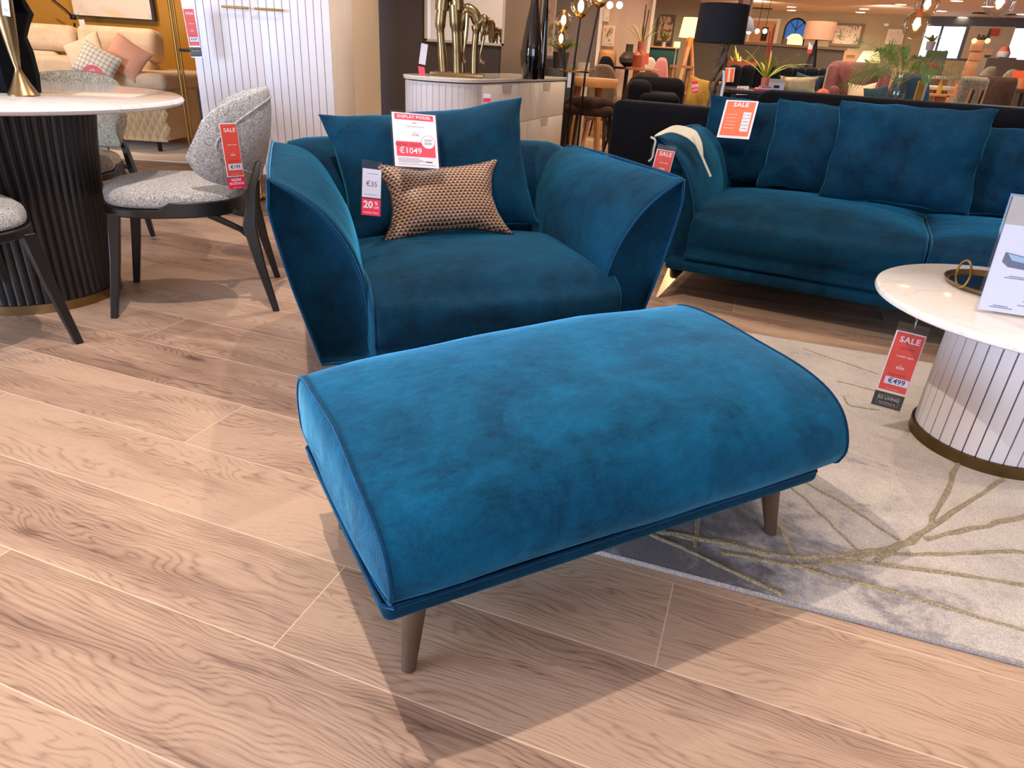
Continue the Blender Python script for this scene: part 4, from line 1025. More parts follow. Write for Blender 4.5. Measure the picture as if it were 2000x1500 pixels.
# ceiling fittings
def dl(px, py, r_=.075, i=[0]):
    d = ray(px, py); p = d*((CZ-H)/d.z)+Vector((0, 0, H))
    if p.y > 26: return
    o = thing('ceiling_downlight', 'small round warm downlight in the far showroom ceiling', 'ceiling light', (p.x, p.y, CZ-.001), 0, 'ceiling downlights')
    MB().lathe([(r_*1.25, 0), (r_*1.25, -.008), (r_, -.012), (r_, 0)], n=20).build('trim_ring', 'white_paint', o)
    MB().lathe([(0, -.004), (r_*.98, -.004), (r_*.98, -.008), (0, -.008)], n=20).build('lens', 'downlight_glow', o)
def dlp(px, py, Yd, pxw): pass
for px, py in ((1546, 13), (1546, 19.5), (1688, 17), (1681, 23.5), (1839, 21), (1869, 1), (1881, 33), (1997, 27), (1287, 7), (1307, 16), (1930, 12), (1760, 8)): dl(px, py, .13)
for px0, px1, py in ((1471, 1506, 16), (1905, 1928, 25), (1968, 1981, 28)):
    d = ray((px0+px1)/2, py); p = d*((CZ-H)/d.z)+Vector((0, 0, H))
    if p.y > 25: p = p*(24/p.y); 
    o = thing('ceiling_vent', {1471: 'dark slot air vent in the ceiling above the far door', 1905: 'black pendant bar mounted on the ceiling near the windows', 1968: 'shorter black ceiling plate at the right edge above the windows'}[px0], 'vent', (p.x, p.y, CZ), 0)
    MB().box((0, 0, -.012), ((px1-px0)*S(p.y), .25, .024)).build('frame', 'black_metal', o)
# ================================================================ left background
bs = thing('recliner_sofa', 'beige suede recliner sofa with tall headrests against the yellow wall', 'sofa', (-4.2, 7.0, 0))
def lb(x0, x1, y0, y1, z0, z1, nm, mat='beige_suede', bev=.07, rot=None):
    return MB().box(((x0+x1)/2+4.2, (y0+y1)/2-7.0, (z0+z1)/2), (x1-x0, y1-y0, z1-z0), rot, bev, 5).build(nm, mat, bs, ang=180)
lb(-5.75, -3.4, 6.55, 7.75, .10, .44, 'base')
lb(-5.65, -4.55, 6.45, 7.2, .36, .56, 'seat_cushion'); lb(-4.55, -3.75, 6.45, 7.2, .36, .56, 'seat_cushion')
rx = Matrix.Rotation(R(-10), 3, 'X')
lb(-5.50, -4.38, 7.05, 7.28, .80, 1.035, 'headrest', rot=rx); lb(-5.45, -4.55, 6.98, 7.24, .52, .80, 'back_cushion', rot=rx)
lb(-4.36, -3.60, 7.05, 7.28, .76, 1.05, 'headrest', rot=rx); lb(-4.40, -3.65, 6.98, 7.24, .5, .78, 'back_cushion', rot=rx)
lb(-4.68, -4.2, 6.75, 7.2, .5, .78, 'console_pad', bev=.05)
lb(-3.78, -3.28, 6.50, 7.60, .56, .70, 'armrest', bev=.06)
lb(-3.74, -3.34, 6.55, 7.5, .12, .58, 'side_panel', bev=.04)
q = MB()
for i in range(14):
    for j in range(5):
        cx, cz = -4.32+i*.072+(.036 if j % 2 else 0), .17+j*.062
        b0 = [(cx-.034, cz), (cx, cz-.058), (cx+.034, cz), (cx, cz+.058)]
        vv = [Vector((x+4.2, -.455, z)) for x, z in b0]; t_ = Vector((cx+4.2, -.480, cz))
        a = [q.b.verts.new(v) for v in vv]; tt = q.b.verts.new(t_)
        for k in range(4): q.b.faces.new((a[k], a[(k+1) % 4], tt))
q.box((.35, -.44, .30), (.98, .03, .38), None, .01)
q.build('quilted_front', 'quilt_mat', bs, smooth=False)
for x in (-5.5, -3.5): MB().tube([(x+4.2, -.35, 0), (x+4.2, -.35, .11)], .02, 8).build('foot', 'black_metal', bs)
pillow('throw_cushion', 'checked cream and brown cushion lying on the beige recliner sofa', 'checked_fabric', .36, .28, .11, pose(at(176, 152, 6.35)+Vector((0, 0, 0)), R(5), R(25), R(25)), seed=21, n=14)
pillow('throw_cushion', 'plain cream cushion behind the checked one on the recliner sofa', 'cream_cushion', .36, .30, .12, pose(at(180, 138, 6.62), R(-5), R(20), R(-25)), seed=22, n=14)
pillow('throw_cushion', 'pink cushion standing on its corner on the beige recliner sofa', 'pink_cushion', .34, .30, .11, pose(at(229, 140, 6.5), R(10), R(22), R(32)), seed=23, n=14)
MB_ = MB().tube(catmull([at(168, 150, 6.62), at(188, 140, 6.66), at(203, 134, 6.7), at(212, 130, 6.75)], 5), [.03, .035, .04, .045, .045, .045, .045, .045, .045, .045, .045, .045, .04, .035, .03, .02], 8)
o = MB_.build('rolled_throw', 'checked_fabric'); label(o, 'rolled checked throw blanket lying beside the cushions on the recliner sofa', 'blanket')
p = at(183, 149, 4.6); o = thing('promotion_badge', 'round red 0% sign showing above the far edge of the dining table', 'sign', p, R(8))
b2 = MB().lathe([(0, 0), (.066, 0), (.066, .004), (0, .004)], n=40).xf(Matrix.Rotation(R(90), 4, 'X')); b2.build('disc', 'red_print', o, ang=30)
text_mesh([('0%', 0, -.012, .075, 'CENTER', .02), ('APR', 0, .035, .02)], .0055).xf(Matrix.Rotation(R(90), 4, 'X')).build('white_lettering', 'paper', o, smooth=False)
MB().tube([(0, .004, -.06), (0, .004, -p.z+.0)], .005, 6).box((0, .004, -p.z+.006), (.16, .12, .012)).build('stand', 'black_metal', o)
# arc floor lamp
al = thing('floor_lamp', 'thin black jointed floor lamp in front of the yellow wall', 'floor lamp', (at(158, 118, 7.85).x, 7.85, 0))
def lr(px, py, Y=7.85): v = at(px, py, Y); return v-Vector(al.location)
MB().tube([(0, 0, 0.02), lr(158, 118), lr(145, 45)], [.012, .012, .010], 8).build('pole', 'black_metal', al)
MB().tube([lr(144, 34), lr(127, 18), lr(104, 0), lr(70, -24)], .009, 8).tube([lr(144, 36), lr(100, 1)], .004, 6).build('arm', 'black_metal', al)
MB().box(lr(143, 33), (.05, .05, .05), None, .008).build('joint', 'black_metal', al)
MB().lathe([(0, 0), (.14, 0), (.14, .02), (0, .02)], n=24).build('foot', 'black_metal', al)
o = stag('swing_tag', 'white and pink tag hanging behind the thin black floor lamp', at(153, 38, 7.7), at(164, 38, 7.7), at(159, 70, 7.7), [('card', 'paper', 0, .68), ('pink_end', 'rose_print', .68, 1)])
# painting
tl, br = at(138, -30, 8.2), at(303, 41, 8.2)
pn = thing('wall_painting', 'pale abstract canvas with a black edge hanging on the yellow wall', 'painting', ((tl.x+br.x)/2, 8.2, br.z))
MB().box((0, 0, .45), (br.x-at(146, 30, 8.2).x, .05, .90)).build('frame', 'black_wood', pn, smooth=False)
MB().box((-.012, -.027, .45), (br.x-at(146, 30, 8.2).x-.03, .006, .88)).build('canvas', 'abstract_canvas', pn, smooth=False)
# brass shelving frame
bf = thing('shelving_unit', 'tall brass-framed shelving unit with dark shelves left of the wardrobe', 'shelf', (at(367, 258, 5.65).x, 5.65, 0))
q0 = at(367, 258, 5.65); 
MB().tube([(0, 0, 0), (0, 0, 2.1)], .011, 8).tube([(at(350, 90, 6.3).x-q0.x, .65, 0), (at(350, 90, 6.3).x-q0.x, .65, 2.1)], .011, 8).tube([(.75, 0, 0), (.75, 0, 2.1)], .011, 8).tube([(.75, .65, 0), (.75, .65, 2.1)], .009, 8).tube([(0, 0, 2.1), (.75, 0, 2.1), (.75, .65, 2.1), (.02, .65, 2.1)], .011, 8, True).build('brass_frame', 'brass', bf)
for z in (.92, 1.45, 1.9): MB().box((.385, .33, z), (.73, .64, .02), None, .002).build('shelf_board', 'black_metal', bf)
MB().box((.40, .36, .33), (.66, .52, .62), None, .006).build('cabinet_box', 'dark_brown', bf)
o = MB().box((-3.55, 7.1, .006), (1.6, 1.9, .012), None, .004).build('floor_rug', 'cream_cushion'); label(o, 'pale rug lying under the beige recliner sofa', 'rug')
# mirror on the charcoal wall
a, b_ = at(833, 82, 6.49), at(981, 88, 6.49)
mr = thing('wall_mirror', 'rectangular mirror in a slim pale frame on the charcoal wall behind the sideboard', 'mirror', ((a.x+b_.x)/2, 6.475, (a.z+b_.z)/2))
w = b_.x-a.x; h = .95
MB().box((0, .010, h/2), (w, .012, h)).build('mirror_glass', 'mirror', mr, smooth=False)
q = MB()
for c, d in (((0, 0, .008), (w+.03, .03, .02)), ((0, 0, h-.008), (w+.03, .03, .02)), ((-w/2-.004, 0, h/2), (.02, .03, h)), ((w/2+.004, 0, h/2), (.02, .03, h))): q.box(c, d)
q.build('frame', 'pastel_grey', mr, smooth=False)
# ================================================================ furniture makers for the showroom behind
def simple_chair(loc, rz, sh, bh, w, fab, legm, lab, name='dining_chair', group=None, back='round', cat='chair'):
    o = thing(name, lab, cat, loc, rz, group)
    MB().box((0, 0, sh-.05), (w, w*.95, .10), None, .045, 4).build('seat', fab, o, ang=180)
    rings = []
    for i in range(15):
        a = -R(62)+R(124)*i/14; rad = w*.52
        ring = []; top = sh+.02+(bh-sh)*(max(.05, 1-(abs(a)/R(66))**3))**.5 if back == 'round' else bh
        for k in range(12):
            q = 2*math.pi*k/12; m_ = (sh-.02+top)/2; hz = (top-sh+.02)/2
            rr = rad+.028*math.cos(q); ring.append((rr*math.sin(a), rr*math.cos(a)*.95, m_+hz*math.sin(q)*(1 if True else 0)))
        rings.append(ring)
    MB().loft(rings).build('backrest', fab, o, ang=180)
    for sx in (-1, 1):
        for sy in (-1, 1): MB().tube([(sx*w*.46, sy*w*.44, 0), (sx*w*.34, sy*w*.32, sh-.08)], [.011, .019], 8).build('leg', legm, o)
    return o
def pot_plant(name, lab, loc, potm, leafm, r, ph, blades, ln, wd_, spread, seed, droop=.6, up=1.0, cat='plant', stems=0):
    o = thing(name, lab, cat, loc); rnd_ = random.Random(seed)
    if ph: MB().lathe([(0, 0), (r*.8, 0), (r, ph*.9), (r, ph), (r*.85, ph), (r*.8, ph*.85), (0, ph*.85)], n=20).build('pot', potm, o, ang=50)
    mb = MB()
    for i in range(blades):
        a = 2*math.pi*i/blades+rnd_.uniform(-.3, .3); L_ = ln*rnd_.uniform(.7, 1.1); sp_ = spread*rnd_.uniform(.5, 1.15)
        pts = []
        for k in range(8):
            t = k/7; pts.append(Vector((math.cos(a)*sp_*L_*t, math.sin(a)*sp_*L_*t, ph*.85+L_*up*(t-droop*sp_*t*t))))
        side = Vector((-math.sin(a), math.cos(a), 0)); rr = []
        for k, p in enumerate(pts):
            w_ = wd_*(math.sin(math.pi*min(1, (k+.8)/8))**.7); rr.append([p-side*w_, p+Vector((0, 0, -w_*.4)), p+side*w_, p+Vector((0, 0, .002))])
        mb.loft(rr)
    mb.build('foliage', leafm, o)
    if stems:
        mb = MB()
        for i in range(stems):
            x, y = rnd_.uniform(-.04, .04), rnd_.uniform(-.03, .03); mb.tube([(x*.3, y*.3, ph*.8), (x, y, ph*.8+ln*rnd_.uniform(.9, 1.3))], .006, 5)
        mb.build('stems', 'terracotta' if leafm == 'leaf_lime' else 'leaf_dark', o)
    return o
def table(name, lab, loc, r, h, topm, legm, th=.04, cat='table', square=False):
    o = thing(name, lab, cat, loc)
    if square: MB().box((0, 0, h-th/2), (r*2, r*1.3, th), None, .004).build('tabletop', topm, o)
    else: MB().lathe([(0, h-th), (r*.97, h-th), (r, h-th*.6), (r, h-.004), (r*.99, h), (0, h)], n=40).build('tabletop', topm, o)
    for k in range(4):
        a = R(45+90*k); MB().tube([(r*.75*math.cos(a), r*.62*math.sin(a), 0), (r*.5*math.cos(a), r*.45*math.sin(a), h-th)], [.02, .032], 8).build('leg', legm, o)
    return o
def book(lab, loc, w, d, h, mat, name='book', cat='book', grp=None):
    o = MB().box((0, 0, h/2), (w, d, h), None, .002).build(name, mat); o.location = loc; return label(o, lab, cat, grp)
def pic(name, lab, x0, y0, x1, y1, Y, frm, art_, fw=.03, cat='picture', dep=.03):
    a, b_ = at(x0, y0, Y), at(x1, y1, Y); cx = (x0+x1)/2
    w = (x1-x0)*S(Y); zt = at(cx, y0, Y).z; zb_ = at(cx, y1, Y).z
    o = thing(name, lab, cat, (at(cx, (y0+y1)/2, Y).x, Y, zb_)); h = zt-zb_
    MB().box((0, 0, h/2), (w, dep, h)).build('frame', frm, o, smooth=False)
    MB().box((0, -dep/2-.003, h/2), (w-2*fw, .006, h-2*fw)).build('canvas', art_, o, smooth=False); return o
def seated(name, lab, mat, px, ytop, Y, wpx_, zseat, t, lean, tilt, rz=0, seed=0, pinch=.08):
    top = at(px, ytop, Y); h = (top.z-zseat)/math.cos(R(lean))/math.cos(R(tilt))
    ya = -math.atan2(top.x, Y)*.9
    return pillow(name, lab, mat, wpx_*S(Y), h, t, pose((top.x, Y-.0, zseat), ya+R(rz), R(lean), R(tilt)), seed=seed, n=16, pinch=pinch)
# ---------------------------------------------------------------- black sofa behind the teal sofa
bk_ = thing('black_sofa', 'long black velvet sofa seen from behind, back to back with the teal sofa', 'sofa', SN*4.38, SA)
MB().box((.35, .11, .44), (3.66, .20, .76), None, .05, 4).build('back_panel', 'black_velvet', bk_, ang=180)
MB().box((.75, .16, .78), (2.76, .22, .32), None, .08, 5).build('back_cushion', 'black_velvet', bk_, ang=180)
MB().box((.35, .53, .24), (3.6, .68, .34), None, .05, 4).build('seat', 'black_velvet', bk_, ang=180)
MB().box((-1.30, .50, .42), (.26, .72, .70), None, .06, 4).build('armrest', 'black_velvet', bk_, ang=180)
for x in (-1.3, 2.0):
    for y in (.1, .75): MB().tube([(x, y, 0), (x, y, .08)], .02, 8).build('leg', 'black_metal', bk_)
def fb(par, *a, **k): return fbox(*a, par=par, **k)
n2 = thing('two_seat_sofa', 'black velvet two-seat sofa with a rounded back, mustard cushion on it', 'sofa', (at(1290, 150, 6.9).x, 6.9, 0))
fbox(1229, 151, 1342, 6.9, .28, 'backrest', 'black_velvet', n2, z0=.1, bev=.09, seg=5)
fbox(1229, 158, 1275, 6.35, .7, 'armrest', 'black_velvet', n2, z0=.1, bev=.06)
fbox(1250, 184, 1330, 6.2, .7, 'seat', 'black_velvet', n2, z0=.1, bev=.05); MB().box((at(1350, 150, 6.5).x-n2.location.x, -.35, .30), (.85, .75, .40), None, .05, 4).build('seat', 'black_velvet', n2)
seated('scatter_cushion', 'mustard yellow cushion on the black two-seat sofa', 'mustard_velvet', 1366, 152, 6.35, 62, .50, .10, 12, 8, 0, 31)
o = stag('price_tag', 'bright pink price tag on the mustard cushion', at(1351, 159, 6.24), at(1363, 158, 6.24), at(1357, 181, 6.20), [('card', 'pink_print', 0, 1)])
mb = text_mesh([('20%', 0, -.04, .035, 'CENTER', .03), ('OFF', 0, -.075, .025, 'CENTER', .02)], .001); mb.build('white_lettering', 'paper', o, smooth=False)
# ---------------------------------------------------------------- channel-back sofa
Y3 = 8.5; n3 = thing('channel_back_sofa', 'dark navy velvet sofa with a channel-tufted back in the showroom', 'sofa', (at(1510, 150, Y3).x, Y3, 0))
for i in range(9):
    x0 = 1400+i*25.0; dz = -1.5*math.sin(math.pi*i/8)
    fbox(x0, 126+i*.9+dz, x0+26.5, Y3+.12, .20, 'back_channel', 'navy_velvet', n3, z0=.3, bev=.055, seg=4)
fbox(1385, 176, 1612, Y3-.55, .7, 'seat', 'navy_velvet', n3, z0=.12, bev=.06)
fbox(1606, 152, 1634, Y3-.6, .8, 'armrest', 'navy_velvet', n3, z0=.12, bev=.07, seg=4)
def stand_sign(lab, x0, y0, x1, y1, Y, mat, extra=None, name='price_sign'):
    a, b_ = at(x0, y0, Y), at(x1, y0, Y); c = at(x0, y1, Y)
    return stag(name, lab, a, b_, c, [('card', mat, 0, 1)]+(extra or []))
o = stand_sign('orange and white SALE sheet leaning on the channel-back sofa', 1414, 132, 1436, 160, 7.9, 'paper'); W = 22*S(7.9); 
for sx in (-.22, .27): MB().box((sx*W, -.075, .001), (W*.30, .13, .001)).build('orange_panel', 'orange_print', o, smooth=False)
o = stand_sign('small white card with a pink dot on the channel-back sofa seat', 1440, 168, 1463, 185, 7.3, 'paper'); MB().lathe([(0, .001), (.016, .001), (.016, .002), (0, .002)], (-.035, -.03, 0), 16).build('pink_dot', 'rose_print', o)
MB().box((.0, -.025, .001), (.02, .006, .001)).build('ink_mark', 'dark_brown', o, smooth=False)
o = seated('scatter_cushion', 'teal cushion at the back of the channel-back sofa', 'petrol_velvet', 1580, 143, 7.6, 54, .62, .10, 8, 3, 0, 33, .12)
# console behind the black sofa carrying the plant, books and card
cp_ = at(1508, 179, 6.0)
cs = thing('console_table', 'narrow black console table behind the black sofa', 'table', (cp_.x, 6.05, 0))
MB().box((.18, 0, cp_.z-.015), (1.1, .34, .03), None, .004).build('tabletop', 'black_wood', cs)
for x in (-.33, .69):
    for y in (-.14, .14): MB().box((x, y, (cp_.z-.03)/2), (.03, .03, cp_.z-.03)).build('leg', 'black_wood', cs)
CTZ = cp_.z
seated('scatter_cushion', 'pale gold textured cushion in front of the teal cushion', 'gold_cushion', 1562, 149, 5.98, 72, cp_.z, .10, 8, -2, 0, 34, .12)
pot_plant('potted_plant', 'lime spider plant with red stems in a pink pot on the black console', (at(1494, 170, 6.0).x, 6.02, CTZ), 'rose_ceramic', 'leaf_lime', .034, .10, 16, .34, .009, 1.05, 5, .55, .9, stems=3)
pot_plant('potted_plant', 'smaller lime bladed plant in a terracotta trough behind the channel-back sofa', (at(1447, 118, 9.2).x, 9.2, 0), 'terracotta', 'leaf_lime', .19, at(1447, 120, 9.2).z, 12, .42, .016, .7, 8, .35, .9)
x_ = at(1489, 178, 5.95).x
book('red book lying at the bottom of the pile beside the pink pot', (x_, 5.95, CTZ), .12, .10, .014, 'rose_print', grp='books beside the pink pot')
book('white paperback in the middle of the pile beside the pink pot', (x_+.004, 5.95, CTZ+.0142), .11, .09, .010, 'paper', grp='books beside the pink pot')
book('dark pink book on top of the pile beside the pink pot', (x_+.012, 5.95, CTZ+.0244), .075, .08, .014, 'pastel_pink', grp='books beside the pink pot')
o = thing('leaflet_holder', 'white card with a small sofa picture standing on the black console', 'sign', (at(1514, 179, 5.93).x, 5.93, CTZ))
MB().box((0, 0, .048), (30*S(5.93), .012, .095)).build('card', 'paper', o, smooth=False); MB().box((0, -.007, .083), (30*S(5.93), .004, .024)).build('grey_band', 'pastel_grey', o, smooth=False); MB().box((.0, -.007, .04), (.045, .003, .02), None, .006).build('picture', 'dark_brown', o)
o = MB().ball((0, 0, 0), (.055, .05, .045), 8).build('dome_ornament', 'orange_print'); o.location = (at(1605, 189, 6.1).x, 6.1, CTZ+.02-.02); o.location.z = CTZ+.0; label(o, 'coral pink dome just above the black sofa back, left of the wing chair', 'ornament')
# ---------------------------------------------------------------- navy shaded lamp with driftwood base
Yl = 5.55; c0 = at(1405, 48, Yl)
ln_ = thing('table_lamp', 'large navy drum shade lamp on a twisted driftwood base', 'lamp', (at(1392, 190, Yl).x, Yl, 0))
ox = c0.x-ln_.location.x; wT, wB = 91*S(Yl)/2, 92*S(Yl)/2; zt1, zb1 = at(1405, 8, Yl).z, at(1402, 84, Yl).z
MB().lathe([(wT*.98, zt1), (wT, zt1), (wB*1.03, zb1), (wB*1.01, zb1)], (ox*.6, 0, 0), 40).build('lamp_shade', 'blue_shade', ln_)
MB().lathe([(0, zt1-.03), (wT*.98, zt1-.03), (wT*.98, zt1-.025), (0, zt1-.025)], (ox*.6, 0, 0), 40).build('shade_diffuser', 'blue_shade', ln_)
P = [(0, 0, .74), (.01, 0, .85), (-.008, 0, .92), (.012, 0, 1.0), (.02, .0, 1.08), (.02, 0, 1.2)]
for k in range(3):
    MB().tube(catmull([(x+.028*math.cos(k*2.1+z*14), y+.022*math.sin(k*2.1+z*14), z) for x, y, z in P], 5), [.018+.006*math.sin(i) for i in range(26)], 8).build('driftwood_base', 'driftwood', ln_)
MB().tube([(.04, -.03, 1.02), (.055, -.035, .94), (.052, -.035, .80)], .012, 6).build('hanging_label', 'white_plastic', ln_)
MB().box((0, 0, .365), (.34, .34, .73), None, .01).build('pedestal', 'black_wood', ln_)
# dome lamp peeking right of the navy shade, with three small bulbs
p = at(1456, 62, 9.5); dm = thing('pendant_lamp', 'grey metal dome pendant lamp right of the navy lampshade', 'pendant lamp', (p.x, 9.5, CZ))
dz = p.z-CZ; r_ = 15*S(9.5)
MB().lathe([(r_, dz), (r_*.98, dz+.04), (r_*.75, dz+.12), (r_*.3, dz+.165), (0, dz+.17)], n=24).build('lamp_shade', 'slate', dm); MB().ball((0.04, 0, dz+.005), .03, 6).build('bulb', 'bulb_glow', dm); MB().tube([(0, 0, dz+.16), (0, 0, 0)], .005, 6).build('cord', 'black_metal', dm)
for i, px in enumerate((1479, 1494)):
    p = at(px, 61, 12.0); o = thing('pendant_lamp', ('left', 'right')[i]+' of two tiny bright pendant bulbs hanging in front of the far door', 'pendant lamp', (p.x, 12.0, CZ), 0, 'tiny pendants by the far door')
    MB().ball((0, 0, p.z-CZ), .035, 6).build('bulb', 'bulb_glow', o); MB().tube([(0, 0, p.z-CZ+.03), (0, 0, 0)], .004, 5).build('cord', 'black_metal', o)
# things beyond the half wall
def onback(name, lab, x0, y0, x1, y1, frm, art_, cat='picture', fw=.05):
    c = onb((x0+x1)/2, y1, -.05); o = thing(name, lab, cat, c, dang); zt = onb((x0+x1)/2, y0, -.05).z; h = zt-c.z
    w = (onb(x1, y1, -.05)-onb(x0, y1, -.05)).length
    MB().box((0, 0, h/2), (w, .05, h)).build('frame', frm, o, smooth=False); MB().box((0, -.03, h/2), (w-2*fw, .012, h-2*fw)).build('canvas', art_, o, smooth=False); return o
onback('wall_picture', 'framed tree print on the far olive wall', 1619, 45, 1678, 91, 'taupe_paint', 'tree_canvas', fw=.07)
onback('wall_picture', 'small white framed sketch on the far wall near the windows', 1727, 57, 1761, 87, 'white_paint', 'sketch_canvas', fw=.06)
onback('wall_thermostat', 'small white box on the far wall above the small sketch', 1726, 46, 1735, 51, 'white_plastic', 'white_plastic', 'switch', fw=.02)
p = at(1548, 85, 14.6); o = thing('arched_mirror', 'blue arched mirror leaning beyond the half wall', 'mirror', (p.x, 14.6, 0)); 
w = 40*S(14.6)/2; zc = at(1548, 58, 14.6).z
ar = [(-w, 0, .05)]+[(-w*math.cos(math.pi*i/14), 0, zc+w*.95*math.sin(math.pi*i/14)) for i in range(15)]+[(w, 0, .05)]
MB().poly(ar, .02, (0, 1, 0)).build('mirror_glass', 'blue_glow', o, smooth=False); MB().tube(ar, .015, 6).build('frame', 'black_metal', o)  # blue glow put into the glass as emission
MB().tube([(0, -.02, zc-.1), (0, -.02, zc+w*.9)], .006, 5).tube([(-w*.6, -.02, zc+w*.6), (0, -.02, zc)], .006, 5).tube([(w*.6, -.02, zc+w*.6), (0, -.02, zc)], .006, 5).build('glazing_bars', 'black_metal', o)
hz_ = zt_
o = thing('table_lamp', 'glowing white dome lamp standing on the half wall', 'lamp', (at(1550, 85, 13.65).x, 13.65, hz_)); MB().lathe([(0, .0), (.14, 0), (.15, .03), (.13, .12), (.07, .17), (0, .18)], n=24).build('lamp_shade', 'warm_shade_glow', o)
o = MB().box((0, 0, .045), (.07, .07, .09), None, .01).build('candle_jar', 'taupe_paint'); o.location = (at(1532, 85, 13.6).x, 13.6, hz_); label(o, 'small brown jar on the half wall left of the glowing dome lamp', 'jar')
# pink drum lamp with the dark cone base
Yp = 9.6; c = at(1592, 60, Yp); o = thing('table_lamp', 'pink drum shade lamp on a dark tapered base with a white and pink tag', 'lamp', (at(1580, 132, Yp).x, Yp, 0))
zt1, zb1 = at(1592, 42, Yp).z, at(1590, 78, Yp).z; ox = 0.03
MB().lathe([(.178, zt1), (.18, zt1), (.185, zb1), (.182, zb1)], (ox, 0, 0), 36).build('lamp_shade', 'pink_shade', o); MB().ball((ox, 0, (zt1+zb1)/2), .04, 6).build('bulb', 'bulb_glow', o)
MB().lathe([(0, at(1580, 134, Yp).z), (.075, at(1580, 134, Yp).z), (.03, at(1583, 95, Yp).z), (.012, zb1), (.01, zt1-.02), (0, zt1-.02)], (ox*.6, 0, 0), 20).build('base', 'black_wood', o)
MB().box((0, 0, at(1580, 134, Yp).z/2), (.5, .4, at(1580, 134, Yp).z), None, .01).build('pedestal', 'black_wood', o)
tb = stag('swing_tag', 'white and pink tag hanging from the pink drum lamp', at(1580, 82, 9.5), at(1589, 82, 9.5), at(1579, 104, 9.5), [('card', 'paper', 0, .65), ('pink_end', 'rose_print', .65, 1)])
# ---------------------------------------------------------------- pink wing chair and cushions
Yw = 7.3; wc = thing('wing_chair', 'dusty pink velvet wing-back armchair in the showroom', 'armchair', (at(1680, 150, Yw).x, Yw, 0))
fbox(1624, 121, 1742, Yw+.25, .2, 'backrest', 'pink_velvet', wc, z0=.3, bev=.09, seg=5)
fbox(1622, 124, 1642, Yw-.15, .5, 'wing', 'pink_velvet', wc, z0=.35, bev=.05, seg=4); fbox(1726, 130, 1744, Yw-.15, .5, 'wing', 'pink_velvet', wc, z0=.35, bev=.05, seg=4)
fbox(1622, 168, 1642, Yw-.4, .6, 'armrest', 'pink_velvet', wc, z0=.2, bev=.06, seg=4); fbox(1720, 172, 1744, Yw-.4, .6, 'armrest', 'pink_velvet', wc, z0=.2, bev=.06, seg=4)
fbox(1626, 205, 1740, Yw-.45, .7, 'seat', 'pink_velvet', wc, z0=.25, bev=.06, seg=4)
for sx in (-.25, .25):
    for sy in (-.2, .3): MB().tube([(sx, sy, 0), (sx, sy, .26)], .015, 8).build('leg', 'dark_wood', wc)
seated('scatter_cushion', 'cream cushion with orange edging on the pink wing chair', 'cream_cushion', 1692, 161, 6.95, 52, .60, .10, 12, -4, 0, 41, .14)
seated('scatter_cushion', 'dark teal cushion leaning by the glass vase', 'petrol_velvet', 1730, 170, 6.75, 44, .60, .09, 12, -12, 0, 42)
# glass vase with palm leaves
Yv = 5.35; vb = at(1746, 196, Yv)
st_ = thing('side_table', 'small dark side table carrying the glass vase of palm leaves', 'table', (vb.x, Yv+.02, 0)); MB().lathe([(0, vb.z-.02), (.16, vb.z-.02), (.16, vb.z), (0, vb.z)], n=28).build('tabletop', 'black_wood', st_); MB().tube([(0, 0, 0.01), (0, 0, vb.z-.02)], .02, 10).build('leg', 'black_wood', st_); MB().lathe([(0, 0), (.12, 0), (.12, .015), (0, .015)], n=24).build('foot', 'black_wood', st_)
vz = thing('palm_vase', 'hammered clear glass vase holding green palm fronds and an orange flower', 'plant', (vb.x, Yv, vb.z+.001))
MB().lathe([(0, 0), (.050, 0), (.060, .02), (.062, .05), (.045, .11), (.030, .16), (.036, .185), (.034, .185), (.027, .16), (.042, .11), (.058, .05), (.05, .012), (0, .010)], n=28).build('glass_body', 'clear_glass', vz)
rp = random.Random(3)
FR = [(1665, 135, .05), (1640, 168, -.1), (1672, 78, .1), (1712, 95, -.12), (1735, 88, .12), (1768, 92, 0), (1800, 110, -.15), (1850, 100, .1), (1880, 138, -.05), (1866, 158, .12), (1820, 150, -.18), (1690, 120, .2), (1660, 158, .12), (1778, 118, .2), (1840, 128, .2)]
for i, (fx, fy, fd) in enumerate(FR):
    tip = at(fx, fy, Yv+fd)-Vector(vz.location); root_ = Vector((0, 0, .10)); mid = root_.lerp(tip, .5)+Vector((0, 0, .06 if fy < 130 else .09))
    mid.x = root_.x+(tip.x-root_.x)*.40
    P = catmull([root_, mid, tip], 9); f_ = MB(); f_.tube(P, .0022, 5)
    L_ = len(P); kind = i in (3, 5, 7, 13)
    for k in range(6, L_-1):
        p = P[k]; d = (P[k+1]-P[k-1]).normalized(); s_ = d.cross(Vector((0, 1, .3))).normalized(); t = (k-6)/(L_-7)
        for sg_ in (-1, 1):
            for hh in (0, .5):
                pp = P[k].lerp(P[k+1], hh); ll = (.085*(math.sin(math.pi*(.2+.75*t)))+.01)*(.55 if kind else 1)
                e = pp+(s_*sg_*.8+d*.75).normalized()*ll+Vector((0, rp.uniform(-.02, .02), -ll*.25)); w_ = .0036 if kind else .0026
                n_ = d*w_
                f_.loft([[pp-n_, pp+Vector((0, .001, 0)), pp+n_], [pp.lerp(e, .5)-n_*1.1, pp.lerp(e, .5)+Vector((0, .001, .001)), pp.lerp(e, .5)+n_*1.1], [e-n_*.1, e+Vector((0, .0005, 0)), e+n_*.1]])
    f_.build('frond', ('leaf_olive', 'leaf_green', 'leaf_olive')[i % 3] if not kind else 'leaf_green', vz)
q = MB(); oc = at(1823, 128, Yv-.05)-Vector(vz.location)
for i in range(40): 
    v = Vector((rp.uniform(-1, 1), rp.uniform(-1, 1), rp.uniform(-1, 1))).normalized()*rp.uniform(.01, .024); q.tube([oc, oc+v], [.003, .0015], 4)
